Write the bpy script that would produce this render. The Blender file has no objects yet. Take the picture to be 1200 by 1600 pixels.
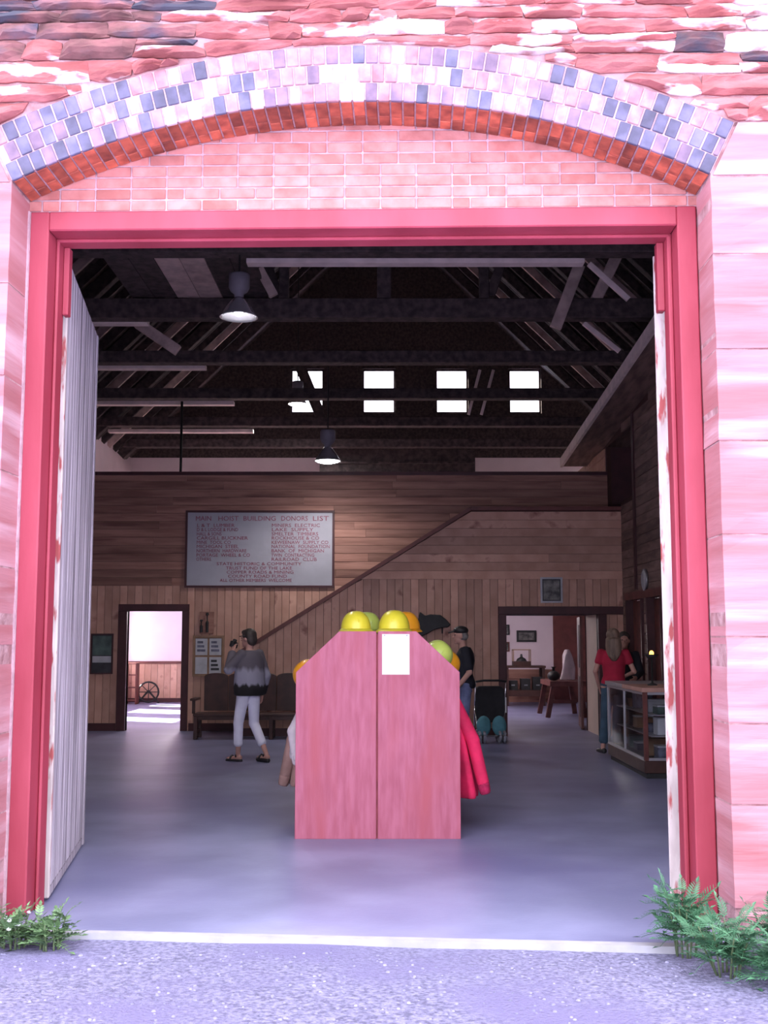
import bpy, bmesh, math, random
from mathutils import Vector, Matrix, noise
R = math.radians
rnd = random.Random(7)
SC = bpy.context.scene
COL = SC.collection

# ------------------------------------------------------------------ camera, sky, sun, exposure
F_PX = 1750.0
PITCH = 6.36
cam_d = bpy.data.cameras.new('camera')
cam_d.sensor_fit = 'VERTICAL'; cam_d.sensor_height = 36.0; cam_d.lens = 36.0 * F_PX / 1600.0
cam_d.clip_start = 0.05; cam_d.clip_end = 400
cam = bpy.data.objects.new('camera', cam_d); COL.objects.link(cam)
cam.location = (0, 0, 1.6); cam.rotation_euler = (R(90 + PITCH), 0, 0)
SC.camera = cam

world = bpy.data.worlds.new('sky'); SC.world = world; world.use_nodes = True
bg = world.node_tree.nodes['Background']
bg.inputs['Color'].default_value = (0.86, 0.84, 1.0, 1); bg.inputs['Strength'].default_value = 1.0

sun_d = bpy.data.lights.new('sun', 'SUN'); sun_d.energy = 14.0; sun_d.angle = R(1.0); sun_d.color = (1.0, 0.93, 0.85)
sun = bpy.data.objects.new('sun', sun_d); COL.objects.link(sun)
SUN_DIR = Vector((0.66, -0.30, -0.60)).normalized()
sun.rotation_euler = SUN_DIR.to_track_quat('-Z', 'Y').to_euler(); sun.location = (-20, 20, 25)

vs = SC.view_settings
vs.view_transform = 'Standard'; vs.look = 'None'; vs.gamma = 1.0; vs.use_curve_mapping = False
vs.exposure = 2.68
try:
    SC.cycles.max_bounces = 8; SC.cycles.diffuse_bounces = 5
except Exception: pass

# ------------------------------------------------------------------ pixel helper (used only while laying out: pixel + depth -> metres)
_s, _c = math.sin(R(PITCH)), math.cos(R(PITCH))
def at(px, py, Y):
    u = (px - 600) / F_PX; v = (800 - py) / F_PX
    fy = _c - _s * v; fz = _s + _c * v
    return Vector((u / fy * Y, Y, 1.6 + fz / fy * Y))

# ------------------------------------------------------------------ materials
MATS = {}
def M(name, col, rough=0.8, var=0.18, scale=6.0, col2=None, stretch=(1, 1, 1), bump=0.15, bscale=None,
      rand=0.0, metal=0.0, lo=0.35, hi=0.65, col3=None, scale3=2.0, lo3=0.5, hi3=0.6, spec=0.5, emit=None, estr=0.0,
      trans=0.0, alpha=1.0, rot=None, detail=6.0):
    if name in MATS: return MATS[name]
    m = bpy.data.materials.new(name); m.use_nodes = True; nt = m.node_tree
    b = nt.nodes['Principled BSDF']; L = nt.links.new
    N = lambda t: nt.nodes.new(t)
    b.inputs['Roughness'].default_value = rough; b.inputs['Metallic'].default_value = metal
    b.inputs['Specular IOR Level'].default_value = spec
    if trans: b.inputs['Transmission Weight'].default_value = trans
    if alpha < 1: b.inputs['Alpha'].default_value = alpha
    tc = N('ShaderNodeTexCoord'); oi = N('ShaderNodeObjectInfo')
    mul = N('ShaderNodeMath'); mul.operation = 'MULTIPLY'; mul.inputs[1].default_value = 37.0 if rand else 0.0
    L(oi.outputs['Random'], mul.inputs[0])
    add = N('ShaderNodeVectorMath'); add.operation = 'ADD'
    L(tc.outputs['Object'], add.inputs[0]); L(mul.outputs[0], add.inputs[1])
    mp = N('ShaderNodeMapping'); mp.inputs['Scale'].default_value = stretch
    if rot: mp.inputs['Rotation'].default_value = rot
    L(add.outputs[0], mp.inputs['Vector'])
    nz = N('ShaderNodeTexNoise'); nz.inputs['Scale'].default_value = scale; nz.inputs['Detail'].default_value = detail
    L(mp.outputs[0], nz.inputs['Vector'])
    rp = N('ShaderNodeValToRGB')
    c1 = tuple(max(0, x * (1 - var)) for x in col); c2 = col2 if col2 else tuple(min(1, x * (1 + var)) for x in col)
    rp.color_ramp.elements[0].position = lo; rp.color_ramp.elements[0].color = (*c1, 1)
    rp.color_ramp.elements[1].position = hi; rp.color_ramp.elements[1].color = (*c2, 1)
    L(nz.outputs['Fac'], rp.inputs['Fac'])
    out = rp.outputs['Color']
    if col3:
        n3 = N('ShaderNodeTexNoise'); n3.inputs['Scale'].default_value = scale3; n3.inputs['Detail'].default_value = 8
        L(mp.outputs[0], n3.inputs['Vector'])
        mr = N('ShaderNodeMapRange'); mr.inputs[1].default_value = lo3; mr.inputs[2].default_value = hi3
        L(n3.outputs['Fac'], mr.inputs[0])
        mx = N('ShaderNodeMix'); mx.data_type = 'RGBA'
        L(mr.outputs[0], mx.inputs[0]); L(out, mx.inputs[6]); mx.inputs[7].default_value = (*col3, 1)
        out = mx.outputs[2]
    if rand:
        mr = N('ShaderNodeMapRange'); mr.inputs[3].default_value = 1 - rand; mr.inputs[4].default_value = 1 + rand
        L(oi.outputs['Random'], mr.inputs[0])
        vm = N('ShaderNodeVectorMath'); vm.operation = 'SCALE'
        L(out, vm.inputs[0]); L(mr.outputs[0], vm.inputs['Scale']); out = vm.outputs[0]
    L(out, b.inputs['Base Color'])
    if bump:
        nb = N('ShaderNodeTexNoise'); nb.inputs['Scale'].default_value = bscale or scale * 3; nb.inputs['Detail'].default_value = 5
        L(mp.outputs[0], nb.inputs['Vector'])
        bp = N('ShaderNodeBump'); bp.inputs['Strength'].default_value = bump; bp.inputs['Distance'].default_value = 0.02
        L(nb.outputs['Fac'], bp.inputs['Height']); L(bp.outputs[0], b.inputs['Normal'])
    if emit:
        b.inputs['Emission Color'].default_value = (*emit, 1); b.inputs['Emission Strength'].default_value = estr
    MATS[name] = m
    return m

# outdoors
m_stone = M('sandstone_rubble', (0.286, 0.071, 0.071), 0.9, 0.3, 3.0, (0.370, 0.126, 0.126), (1, 1, 3.2), 0.8, 9, rand=0.25,
            col3=(0.655, 0.588, 0.605), scale3=1.7, lo3=0.54, hi3=0.60)
m_stone_d = M('sandstone_stained', (0.134, 0.059, 0.059), 0.9, 0.35, 4.0, (0.252, 0.101, 0.101), (1, 1, 2.2), 0.8, 9, rand=0.25,
              col3=(0.050, 0.050, 0.076), scale3=2.4, lo3=0.48, hi3=0.62)
m_ashlar = M('sandstone_ashlar', (0.33, 0.112, 0.125), 0.85, 0.06, 1.3, (0.40, 0.185, 0.215), (0.35, 0.35, 4.5), 0.25, 8, rand=0.06,
             col3=(0.50, 0.325, 0.37), scale3=1.5, lo3=0.52, hi3=0.72)
m_mortar = M('lime_mortar', (0.420, 0.286, 0.319), 0.95, 0.15, 14, bump=0.5)
m_mortar_w = M('sandy_red_mortar', (0.302, 0.143, 0.151), 0.95, 0.2, 9, (0.420, 0.269, 0.286), bump=0.6)
m_brick_lilac = M('brick_lilac', (0.168, 0.109, 0.185), 0.7, 0.2, 9, (0.252, 0.160, 0.235), bump=0.25, rand=0.25, bscale=20)
m_brick_dark = M('brick_blue_grey', (0.071, 0.067, 0.130), 0.6, 0.25, 9, (0.109, 0.101, 0.185), bump=0.25, rand=0.3, bscale=20)
m_brick_pink = M('brick_pale_pink', (0.319, 0.143, 0.176), 0.8, 0.15, 10, (0.420, 0.244, 0.286), bump=0.25, rand=0.2, bscale=20)
m_brick_white = M('brick_whitened', (0.504, 0.386, 0.445), 0.85, 0.1, 10, (0.622, 0.538, 0.588), bump=0.25, rand=0.1, bscale=20)
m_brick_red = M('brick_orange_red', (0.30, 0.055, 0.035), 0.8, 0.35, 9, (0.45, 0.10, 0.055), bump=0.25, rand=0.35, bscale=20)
m_brick_typ = M('brick_salmon', (0.420, 0.143, 0.126), 0.85, 0.15, 7, (0.504, 0.210, 0.193), bump=0.25, rand=0.16, bscale=20)
m_red = M('red_frame_paint', (0.286, 0.025, 0.046), 0.55, 0.12, 2.5, (0.336, 0.042, 0.071), (1, 1, 0.35), 0.08, 25)
m_peel = M('peeling_paint_wood', (0.462, 0.386, 0.370), 0.8, 0.2, 9, (0.588, 0.521, 0.504), (1, 1, 0.25), 0.3, 20,
           col3=(0.302, 0.059, 0.059), scale3=16, lo3=0.52, hi3=0.6)
m_grey_wood = M('weathered_grey_boards', (0.331, 0.285, 0.331), 0.85, 0.35, 16, (0.534, 0.478, 0.534), (1.5, 1.5, 0.06), 0.5, 30, rand=0.22)
m_floor = M('worn_concrete_floor', (0.205, 0.215, 0.345), 0.38, 0.16, 1.1, (0.275, 0.285, 0.43), (1, 1, 1), 0.05, 30, col3=(0.156, 0.156, 0.285),
            scale3=0.35, lo3=0.45, hi3=0.62, spec=0.35)
m_sill = M('pale_sill_concrete', (0.33, 0.33, 0.36), 0.8, 0.12, 6, bump=0.2)
m_gravel = M('gravel_asphalt', (0.160, 0.155, 0.260), 0.95, 0.35, 40, (0.252, 0.248, 0.378), bump=0.9, bscale=60, col3=(0.160, 0.147, 0.269), scale3=1.1, lo3=0.45, hi3=0.65)
m_pebble = M('pale_pebbles', (0.210, 0.206, 0.311), 0.9, 0.4, 3, bump=0.2)
m_leaf = M('plant_leaf_green', (0.038, 0.134, 0.063), 0.6, 0.3, 8, (0.076, 0.227, 0.109), bump=0.1, rand=0.3)
m_leaf2 = M('weed_leaf_green', (0.076, 0.151, 0.059), 0.6, 0.3, 8, (0.134, 0.244, 0.101), bump=0.1, rand=0.3)
m_stem = M('plant_stem', (0.09, 0.13, 0.06), 0.7, 0.2, 8)
m_flower = M('white_flower', (0.7, 0.7, 0.75), 0.7, 0.05, 8)
# indoors
m_pine = M('knotty_pine', (0.49, 0.265, 0.195), 0.6, 0.06, 3, (0.575, 0.335, 0.255), (1, 1, 1), 0.1, 20, rand=0.2,
           col3=(0.224, 0.078, 0.062), scale3=3.0, lo3=0.62, hi3=0.74)
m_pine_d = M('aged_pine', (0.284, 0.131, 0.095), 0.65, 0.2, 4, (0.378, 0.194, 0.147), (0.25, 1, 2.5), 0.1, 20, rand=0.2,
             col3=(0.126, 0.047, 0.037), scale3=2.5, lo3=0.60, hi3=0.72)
m_groove = M('dark_groove', (0.07, 0.03, 0.025), 0.9, 0.1, 5, bump=0)
m_trim = M('oxblood_trim', (0.055, 0.012, 0.016), 0.55, 0.2, 5, bump=0.05)
m_trim_l = M('red_brown_trim', (0.13, 0.035, 0.03), 0.55, 0.2, 5, bump=0.05)
m_white_wall = M('white_plaster', (0.72, 0.61, 0.66), 0.9, 0.04, 2, bump=0.03)
m_lining = M('cream_lining', (0.78, 0.62, 0.50), 0.8, 0.05, 3, bump=0.03)
m_cream = M('cream_plaster', (0.62, 0.48, 0.50), 0.9, 0.04, 2, bump=0.03)
m_roof = M('dark_roof_boards', (0.040, 0.028, 0.028), 0.85, 0.3, 4, (0.075, 0.052, 0.05), (4, 0.4, 4), 0.2)
m_timber = M('old_dark_timber', (0.045, 0.032, 0.034), 0.8, 0.35, 5, (0.08, 0.056, 0.058), (2, 2, 2), 0.2, rand=0.2)
m_pale = M('pale_lit_timber', (0.74, 0.62, 0.60), 0.8, 0.12, 5, bump=0.1)  # pale fascia tone; on battens and struts it paints light on timber edges
m_timber_l = M('brightened_timber', (0.44, 0.33, 0.31), 0.8, 0.25, 5, bump=0.15, rand=0.25)  # brighter copy of the roof timber, light on the members put into the colour
m_sidewood = M('barn_siding', (0.19, 0.115, 0.095), 0.8, 0.25, 5, (0.27, 0.17, 0.145), (2, 0.4, 2), 0.15, rand=0.2)
m_ply = M('rose_painted_plywood', (0.302, 0.063, 0.105), 0.6, 0.06, 7, (0.361, 0.097, 0.151), (3, 3, 0.5), 0.08, 25,
          col3=(0.319, 0.060, 0.084), scale3=1.6, lo3=0.48, hi3=0.72)
m_ply_edge = M('plywood_edge', (0.25, 0.05, 0.06), 0.8, 0.2, 10)
m_paper = M('white_paper', (0.714, 0.714, 0.739), 0.8, 0.02, 5, bump=0)
m_hat_y = M('hat_yellow', (0.558, 0.504, 0.032), 0.35, 0.05, 5, bump=0)
m_hat_g = M('hat_lime', (0.378, 0.468, 0.090), 0.35, 0.05, 5, bump=0)
m_hat_o = M('hat_orange', (0.630, 0.270, 0.013), 0.35, 0.05, 5, bump=0)
m_hat_in = M('hat_band_white', (0.55, 0.52, 0.5), 0.6, 0.05, 5, bump=0)
m_coat_red = M('coat_red', (0.594, 0.011, 0.077), 0.8, 0.25, 5, bump=0.3, bscale=12)
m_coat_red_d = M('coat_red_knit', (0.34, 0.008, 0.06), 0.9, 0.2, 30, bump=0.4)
m_coat_tan = M('coat_tan', (0.306, 0.180, 0.153), 0.85, 0.2, 6, bump=0.3)
m_coat_white = M('coat_white', (0.495, 0.432, 0.450), 0.85, 0.1, 6, bump=0.3)
m_iron = M('black_iron', (0.012, 0.012, 0.014), 0.6, 0.3, 8, bump=0.2)
m_steel = M('steel_grey', (0.35, 0.35, 0.38), 0.35, 0.1, 8, metal=0.8, bump=0)
m_housing = M('lamp_housing_grey', (0.16, 0.15, 0.18), 0.5, 0.1, 8, bump=0)
m_refl = M('lamp_reflector', (0.55, 0.54, 0.58), 0.25, 0.05, 8, metal=0.7, bump=0)
m_bulb = M('lamp_glow', (1, 1, 1), 0.5, 0, 5, bump=0, emit=(1, 0.97, 1.0), estr=6.0)
m_bulb_o = M('amber_glint', (1, 0.4, 0.1), 0.5, 0, 5, bump=0, emit=(1, 0.25, 0.04), estr=1.6)
m_sign = M('sign_board_white', (0.37, 0.37, 0.42), 0.6, 0.05, 3, bump=0)
m_letter = M('sign_red_lettering', (0.30, 0.08, 0.12), 0.7, 0.05, 3, bump=0)
m_darkwood = M('dark_bench_wood', (0.05, 0.018, 0.014), 0.5, 0.3, 6, bump=0.05, rand=0.1)
m_redwood = M('red_brown_wood', (0.12, 0.03, 0.025), 0.55, 0.3, 6, bump=0.05)
m_oak = M('oak_frame', (0.26, 0.15, 0.09), 0.6, 0.2, 6, bump=0.05)
m_print_g = M('print_green', (0.07, 0.11, 0.10), 0.5, 0.4, 6, bump=0)
m_print_b = M('print_dark', (0.03, 0.03, 0.035), 0.5, 0.4, 6, bump=0)
m_print_w = M('print_pale', (0.45, 0.45, 0.48), 0.6, 0.1, 8, bump=0)
m_print_ink = M('print_ink', (0.12, 0.12, 0.17), 0.6, 0.4, 20, bump=0)
m_photo = M('old_photograph', (0.10, 0.10, 0.10), 0.4, 0.6, 9, (0.22, 0.21, 0.2), bump=0)
m_glass = M('case_glass', (0.9, 0.93, 0.95), 0.05, 0, 3, bump=0, trans=1.0)
MATS['case_glass'].node_tree.nodes['Principled BSDF'].inputs['IOR'].default_value = 1.1
m_alu = M('case_aluminium', (0.42, 0.41, 0.45), 0.4, 0.05, 5, metal=0.6, bump=0)
m_counter = M('counter_pine_top', (0.45, 0.25, 0.20), 0.5, 0.15, 4, bump=0)
m_teal = M('teal_fabric', (0.085, 0.25, 0.30), 0.8, 0.15, 9)
m_blackfab = M('black_fabric', (0.012, 0.012, 0.016), 0.75, 0.3, 9)
m_rubber = M('grey_rubber', (0.27, 0.27, 0.33), 0.8, 0.2, 9)
m_chrome = M('chrome', (0.75, 0.75, 0.8), 0.15, 0, 3, metal=1.0, bump=0)
# people
m_skin = M('skin', (0.50, 0.27, 0.22), 0.6, 0.08, 8, bump=0)
m_hair_d = M('hair_dark_brown', (0.022, 0.015, 0.013), 0.6, 0.4, 20, (0.06, 0.045, 0.04), (1, 1, 0.3), 0.4, 60)
m_hair_b = M('hair_ash_blonde', (0.14, 0.09, 0.065), 0.6, 0.35, 20, (0.24, 0.16, 0.12), (1, 1, 0.2), 0.4, 60)
m_hair_g = M('hair_grey', (0.20, 0.18, 0.18), 0.7, 0.3, 20)
m_capri = M('white_capri_cloth', (0.78, 0.77, 0.90), 0.8, 0.06, 5, bump=0.1)
m_jeans = M('blue_denim', (0.16, 0.19, 0.34), 0.85, 0.2, 9, bump=0.15)
m_jeans_d = M('dark_teal_denim', (0.035, 0.07, 0.11), 0.85, 0.2, 9, bump=0.15)
m_tee_black = M('black_tee', (0.012, 0.013, 0.022), 0.85, 0.2, 6, bump=0.1)
m_vest_blue = M('blue_vest', (0.03, 0.05, 0.22), 0.8, 0.2, 6, bump=0.1)
m_tee_red = M('red_tee', (0.36, 0.010, 0.04), 0.85, 0.15, 6, bump=0.1)
m_shoe = M('black_leather', (0.015, 0.013, 0.015), 0.5, 0.2, 6, bump=0)
m_eye = M('eye_dark', (0.02, 0.015, 0.012), 0.3, 0, 5, bump=0)
def sweater_mat():
    m = bpy.data.materials.new('striped_sweater'); m.use_nodes = True; nt = m.node_tree; b = nt.nodes['Principled BSDF']
    tc = nt.nodes.new('ShaderNodeTexCoord'); sx = nt.nodes.new('ShaderNodeSeparateXYZ'); nz = nt.nodes.new('ShaderNodeTexNoise')
    nz.inputs['Scale'].default_value = 14
    mp = nt.nodes.new('ShaderNodeMapping'); mp.inputs['Scale'].default_value = (1, 1, 0.12)
    ma = nt.nodes.new('ShaderNodeMath'); ma.operation = 'MULTIPLY_ADD'; ma.inputs[1].default_value = 0.16
    rp = nt.nodes.new('ShaderNodeValToRGB'); e = rp.color_ramp.elements
    L = nt.links.new
    L(tc.outputs['Object'], sx.inputs[0]); L(tc.outputs['Object'], mp.inputs['Vector']); L(mp.outputs[0], nz.inputs['Vector'])
    L(nz.outputs['Fac'], ma.inputs[0]); L(sx.outputs['Z'], ma.inputs[2])
    mr = nt.nodes.new('ShaderNodeMapRange'); mr.inputs[1].default_value = 0.8; mr.inputs[2].default_value = 1.6
    L(ma.outputs[0], mr.inputs[0]); L(mr.outputs[0], rp.inputs['Fac'])
    e[0].position = 0.0; e[0].color = (0.012, 0.010, 0.012, 1)
    e[1].position = 1.0; e[1].color = (0.115, 0.10, 0.12, 1)
    for p, c in ((0.32, (0.014, 0.012, 0.014)), (0.36, (0.27, 0.26, 0.33)), (0.55, (0.30, 0.29, 0.36)), (0.63, (0.115, 0.10, 0.12))):
        n = e.new(p); n.color = (*c, 1)
    L(rp.outputs['Color'], b.inputs['Base Color']); b.inputs['Roughness'].default_value = 0.9
    return m
m_sweater = sweater_mat()

# ------------------------------------------------------------------ mesh builder
class MB:
    def __init__(s): s.v = []; s.f = []; s.fm = []; s.mi = 0
    def add(s, vs, fs):
        o = len(s.v); s.v += [tuple(p) for p in vs]; s.f += [tuple(i + o for i in f) for f in fs]; s.fm += [s.mi] * len(fs); return s
    def box(s, a, b, mat=None):
        x0, y0, z0 = a; x1, y1, z1 = b
        p = [Vector(q) for q in ((x0, y0, z0), (x1, y0, z0), (x1, y1, z0), (x0, y1, z0), (x0, y0, z1), (x1, y0, z1), (x1, y1, z1), (x0, y1, z1))]
        if mat is not None: p = [mat @ q for q in p]
        return s.add(p, [(0, 3, 2, 1), (4, 5, 6, 7), (0, 1, 5, 4), (1, 2, 6, 5), (2, 3, 7, 6), (3, 0, 4, 7)])
    def cbox(s, c, d, mat=None):
        return s.box([c[i] - d[i] / 2 for i in range(3)], [c[i] + d[i] / 2 for i in range(3)], mat)
    def prism(s, poly, y0, y1, axis='y'):
        n = len(poly)
        if axis == 'y': P = [(x, y0, z) for x, z in poly] + [(x, y1, z) for x, z in poly]
        elif axis == 'x': P = [(y0, x, z) for x, z in poly] + [(y1, x, z) for x, z in poly]
        else: P = [(x, z, y0) for x, z in poly] + [(x, z, y1) for x, z in poly]
        fs = [tuple(range(n)), tuple(range(2 * n - 1, n - 1, -1))] + [(i, i + n, (i + 1) % n + n, (i + 1) % n) for i in range(n)]
        return s.add(P, fs)
    def bar(s, p0, p1, w, h, up=(0, 0, 1)):
        p0, p1 = Vector(p0), Vector(p1); d = (p1 - p0).normalized(); up = Vector(up)
        if abs(d.dot(up)) > 0.99: up = Vector((0, 1, 0))
        r = d.cross(up).normalized(); u = r.cross(d).normalized()
        P = []
        for p in (p0, p1):
            for a, b in ((-1, -1), (1, -1), (1, 1), (-1, 1)): P.append(p + r * a * w / 2 + u * b * h / 2)
        return s.add(P, [(0, 1, 2, 3), (7, 6, 5, 4), (0, 4, 5, 1), (1, 5, 6, 2), (2, 6, 7, 3), (3, 7, 4, 0)])
    def tube(s, pts, r, n=8, closed=False):
        pts = [Vector(p) for p in pts]; rs = r if isinstance(r, (list, tuple)) else [r] * len(pts); rings = []
        for i, p in enumerate(pts):
            a = pts[(i - 1) % len(pts)] if (i or closed) else p
            b = pts[(i + 1) % len(pts)] if (i < len(pts) - 1 or closed) else p
            d = (b - a).normalized(); up = Vector((0, 0, 1)) if abs(d.z) < 0.95 else Vector((0, 1, 0))
            x = d.cross(up).normalized(); y = x.cross(d).normalized()
            rings.append([p + (x * math.cos(2 * math.pi * k / n) + y * math.sin(2 * math.pi * k / n)) * rs[i] for k in range(n)])
        return s.rings(rings, caps=not closed, closed=closed)
    def rings(s, rings, caps=True, closed=False):
        n = len(rings[0]); m = len(rings); P = [q for r in rings for q in r]; fs = []
        for i in range(m if closed else m - 1):
            j = (i + 1) % m
            for k in range(n): fs.append((i * n + k, i * n + (k + 1) % n, j * n + (k + 1) % n, j * n + k))
        if caps: fs += [tuple(range(n - 1, -1, -1)), tuple((m - 1) * n + k for k in range(n))]
        return s.add(P, fs)
    def lathe(s, prof, n=20, c=(0, 0, 0), sx=1, sy=1, caps=True):
        return s.rings([[(c[0] + r * sx * math.cos(2 * math.pi * k / n), c[1] + r * sy * math.sin(2 * math.pi * k / n), c[2] + z) for k in range(n)] for r, z in prof], caps)
    def ell(s, c, r, n=14, m=9):
        c = Vector(c)
        return s.rings([[c + Vector((r[0] * math.sin(t) * math.cos(2 * math.pi * k / n), r[1] * math.sin(t) * math.sin(2 * math.pi * k / n), -r[2] * math.cos(t))) for k in range(n)]
                        for t in [math.pi * (i + 0.12) / (m - 1 + 0.24) for i in range(m)]])
    def cap(s, p0, p1, r0, r1, n=12):
        p0, p1 = Vector(p0), Vector(p1); d = p1 - p0; L = d.length; d = d / L if L > 1e-6 else Vector((0, 0, 1))
        up = Vector((0, 0, 1)) if abs(d.z) < 0.9 else Vector((0, 1, 0))
        x = d.cross(up).normalized(); y = x.cross(d).normalized(); prof = []
        for a in (-85, -55, -25): prof.append((r0 * math.cos(R(a)), r0 * math.sin(R(a))))
        for a in (25, 55, 85): prof.append((r1 * math.cos(R(a)), L + r1 * math.sin(R(a))))
        return s.rings([[p0 + d * t + (x * math.cos(2 * math.pi * k / n) + y * math.sin(2 * math.pi * k / n)) * r for k in range(n)] for r, t in prof])
    def loft(s, R_, n=18):
        return s.rings([[(cx + rx * math.cos(2 * math.pi * k / n), cy + ry * math.sin(2 * math.pi * k / n), cz) for k in range(n)] for cx, cy, cz, rx, ry in R_])
    def mesh(s, name, mats, smooth=False, bevel=0.0):
        me = bpy.data.meshes.new(name); me.from_pydata(s.v, [], s.f)
        if not isinstance(mats, (list, tuple)): mats = [mats]
        for m in mats: me.materials.append(m)
        if len(mats) > 1: me.polygons.foreach_set('material_index', s.fm)
        bm = bmesh.new(); bm.from_mesh(me); bmesh.ops.recalc_face_normals(bm, faces=bm.faces)
        if bevel: bmesh.ops.bevel(bm, geom=list(bm.edges), offset=bevel, segments=1, affect='EDGES', clamp_overlap=True)
        bm.to_mesh(me); bm.free()
        if smooth: me.polygons.foreach_set('use_smooth', [True] * len(me.polygons))
        me.update(); return me
    def build(s, name, mats, parent=None, smooth=False, bevel=0.0, loc=None, rot=None):
        return link(name, s.mesh(name, mats, smooth, bevel), parent, loc, rot)
def link(name, me, parent=None, loc=None, rot=None):
    o = bpy.data.objects.new(name, me); COL.objects.link(o)
    if parent: o.parent = parent
    if loc is not None: o.location = loc
    if rot is not None: o.rotation_euler = rot
    return o
def tag(o, label, cat, group=None):
    o['label'] = label; o['category'] = cat
    if group: o['group'] = group
    return o
def empty(name, loc=(0, 0, 0), rz=0.0, label=None, cat=None, group=None):
    o = bpy.data.objects.new(name, None); COL.objects.link(o); o.location = loc; o.rotation_euler = (0, 0, rz); o.empty_display_size = 0.1
    if label: tag(o, label, cat, group)
    return o
def struct(o): o['kind'] = 'structure'; return o
def blob(mb, name, mat, parent, voxel=0.012, it=3, fac=0.6):
    me = mb.mesh(name + '_raw', mat); t = bpy.data.objects.new('tmp_blob', me); COL.objects.link(t)
    m = t.modifiers.new('r', 'REMESH'); m.mode = 'VOXEL'; m.voxel_size = voxel; m.use_smooth_shade = True
    if it: s = t.modifiers.new('s', 'SMOOTH'); s.factor = fac; s.iterations = it
    dg = bpy.context.evaluated_depsgraph_get(); dg.update()
    out = bpy.data.meshes.new_from_object(t.evaluated_get(dg)); out.name = name
    bpy.data.objects.remove(t); bpy.data.meshes.remove(me)
    out.materials.clear(); out.materials.append(mat)
    out.polygons.foreach_set('use_smooth', [True] * len(out.polygons))
    return link(name, out, parent)

# ================================================================== SETTING: ground, floor
FY, FROT = 6.28, R(-1.4)                     # the facade stands at this depth and is turned slightly
def fac(o): o.location = (0, FY, 0); o.rotation_euler = (0, 0, FROT); return o
XL, XR = -2.19, 1.89                         # outer edges of the doorway
XC = (XL + XR) / 2
HALF = 6.4; YB = 28.0; EAVE = 6.1; RIDGE = 12.4

g = MB(); n = 60
gx = [-40, -12] + [-5 + 10 * i / n for i in range(n + 1)] + [12, 40]; gy = [-30, -8] + [2.5 + 5.0 * i / 40 for i in range(41)] + [12, 45]
vv = []
for y in gy:
    for x in gx:
        z = -0.032 + 0.012 * noise.noise((x * 1.3, y * 1.3, 0))
        if y > 5.0 and x > 1.6 and x < 8 and (y < 6.2 or (x > 2.2 and y < 6.45)): z += 0.10 * min(1, (x - 1.6) / 0.6) * min(1, (y - 5.0) / 0.9)
        if y > 5.0 and x < -2.0 and x > -8 and y < 6.3: z += 0.05 * min(1, (-2.0 - x) / 0.5) * min(1, (y - 5.0) / 0.9)
        if y > 6.5 or abs(x) > 8: z = -0.06
        vv.append((x, y, z))
w = len(gx)
fs = [(j * w + i, j * w + i + 1, (j + 1) * w + i + 1, (j + 1) * w + i) for j in range(len(gy) - 1) for i in range(w - 1)]
g.add(vv, fs); ground = struct(g.build('ground', m_gravel, smooth=True))

fl = MB(); fl.prism([(-2.32, 6.36), (-2.32, 7.0), (-6.5, 7.0), (-6.5, 28.1), (6.5, 28.1), (6.5, 6.9), (2.0, 6.9), (2.0, 5.98)], -0.14, 0.0, 'z')
floor = struct(fl.build('floor', m_floor))
sl = MB(); sl.prism([(-1.9, 6.315), (-1.9, 6.37), (1.95, 6.055), (1.95, 5.98)], -0.10, 0.004, 'z')
sl.build('worn_edge', m_sill, floor)

pb = MB()
for i in range(1500):
    x = rnd.uniform(-2.6, 2.6); y = rnd.uniform(3.6, 6.05); r = rnd.uniform(0.004, 0.012)
    if rnd.random() < 0.05: r *= 1.5
    a = rnd.random() * 6.28; zz = -0.030 + 0.012 * noise.noise((x * 1.3, y * 1.3, 0))
    if x > 1.6: zz += 0.10 * min(1, (x - 1.6) / 0.6) * max(0, min(1, (y - 5.0) / 0.9))
    P = [(x + r * math.cos(a + t), y + r * math.sin(a + t), zz - r * 0.4) for t in (0, 1.57, 3.14, 4.71)] + [(x, y, zz + r * 0.6)]
    P = [(x + r * math.cos(a + t) * (1 + 0.3 * math.sin(3 * t + a)), y + r * math.sin(a + t), zz - r * 0.3) for t in (0, 1.05, 2.09, 3.14, 4.19, 5.24)] + [(x + 0.6 * r * math.cos(a + t), y + 0.6 * r * math.sin(a + t), zz + r * 0.35) for t in (0, 1.05, 2.09, 3.14, 4.19, 5.24)]
    pb.add(P, [(q, (q + 1) % 6, 6 + (q + 1) % 6, 6 + q) for q in range(6)] + [(6, 7, 8, 9, 10, 11)])
po = pb.build('pebbles', m_pebble); po['kind'] = 'stuff'; tag(po, 'small loose stones scattered over the grey gravel', 'pebbles')

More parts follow.
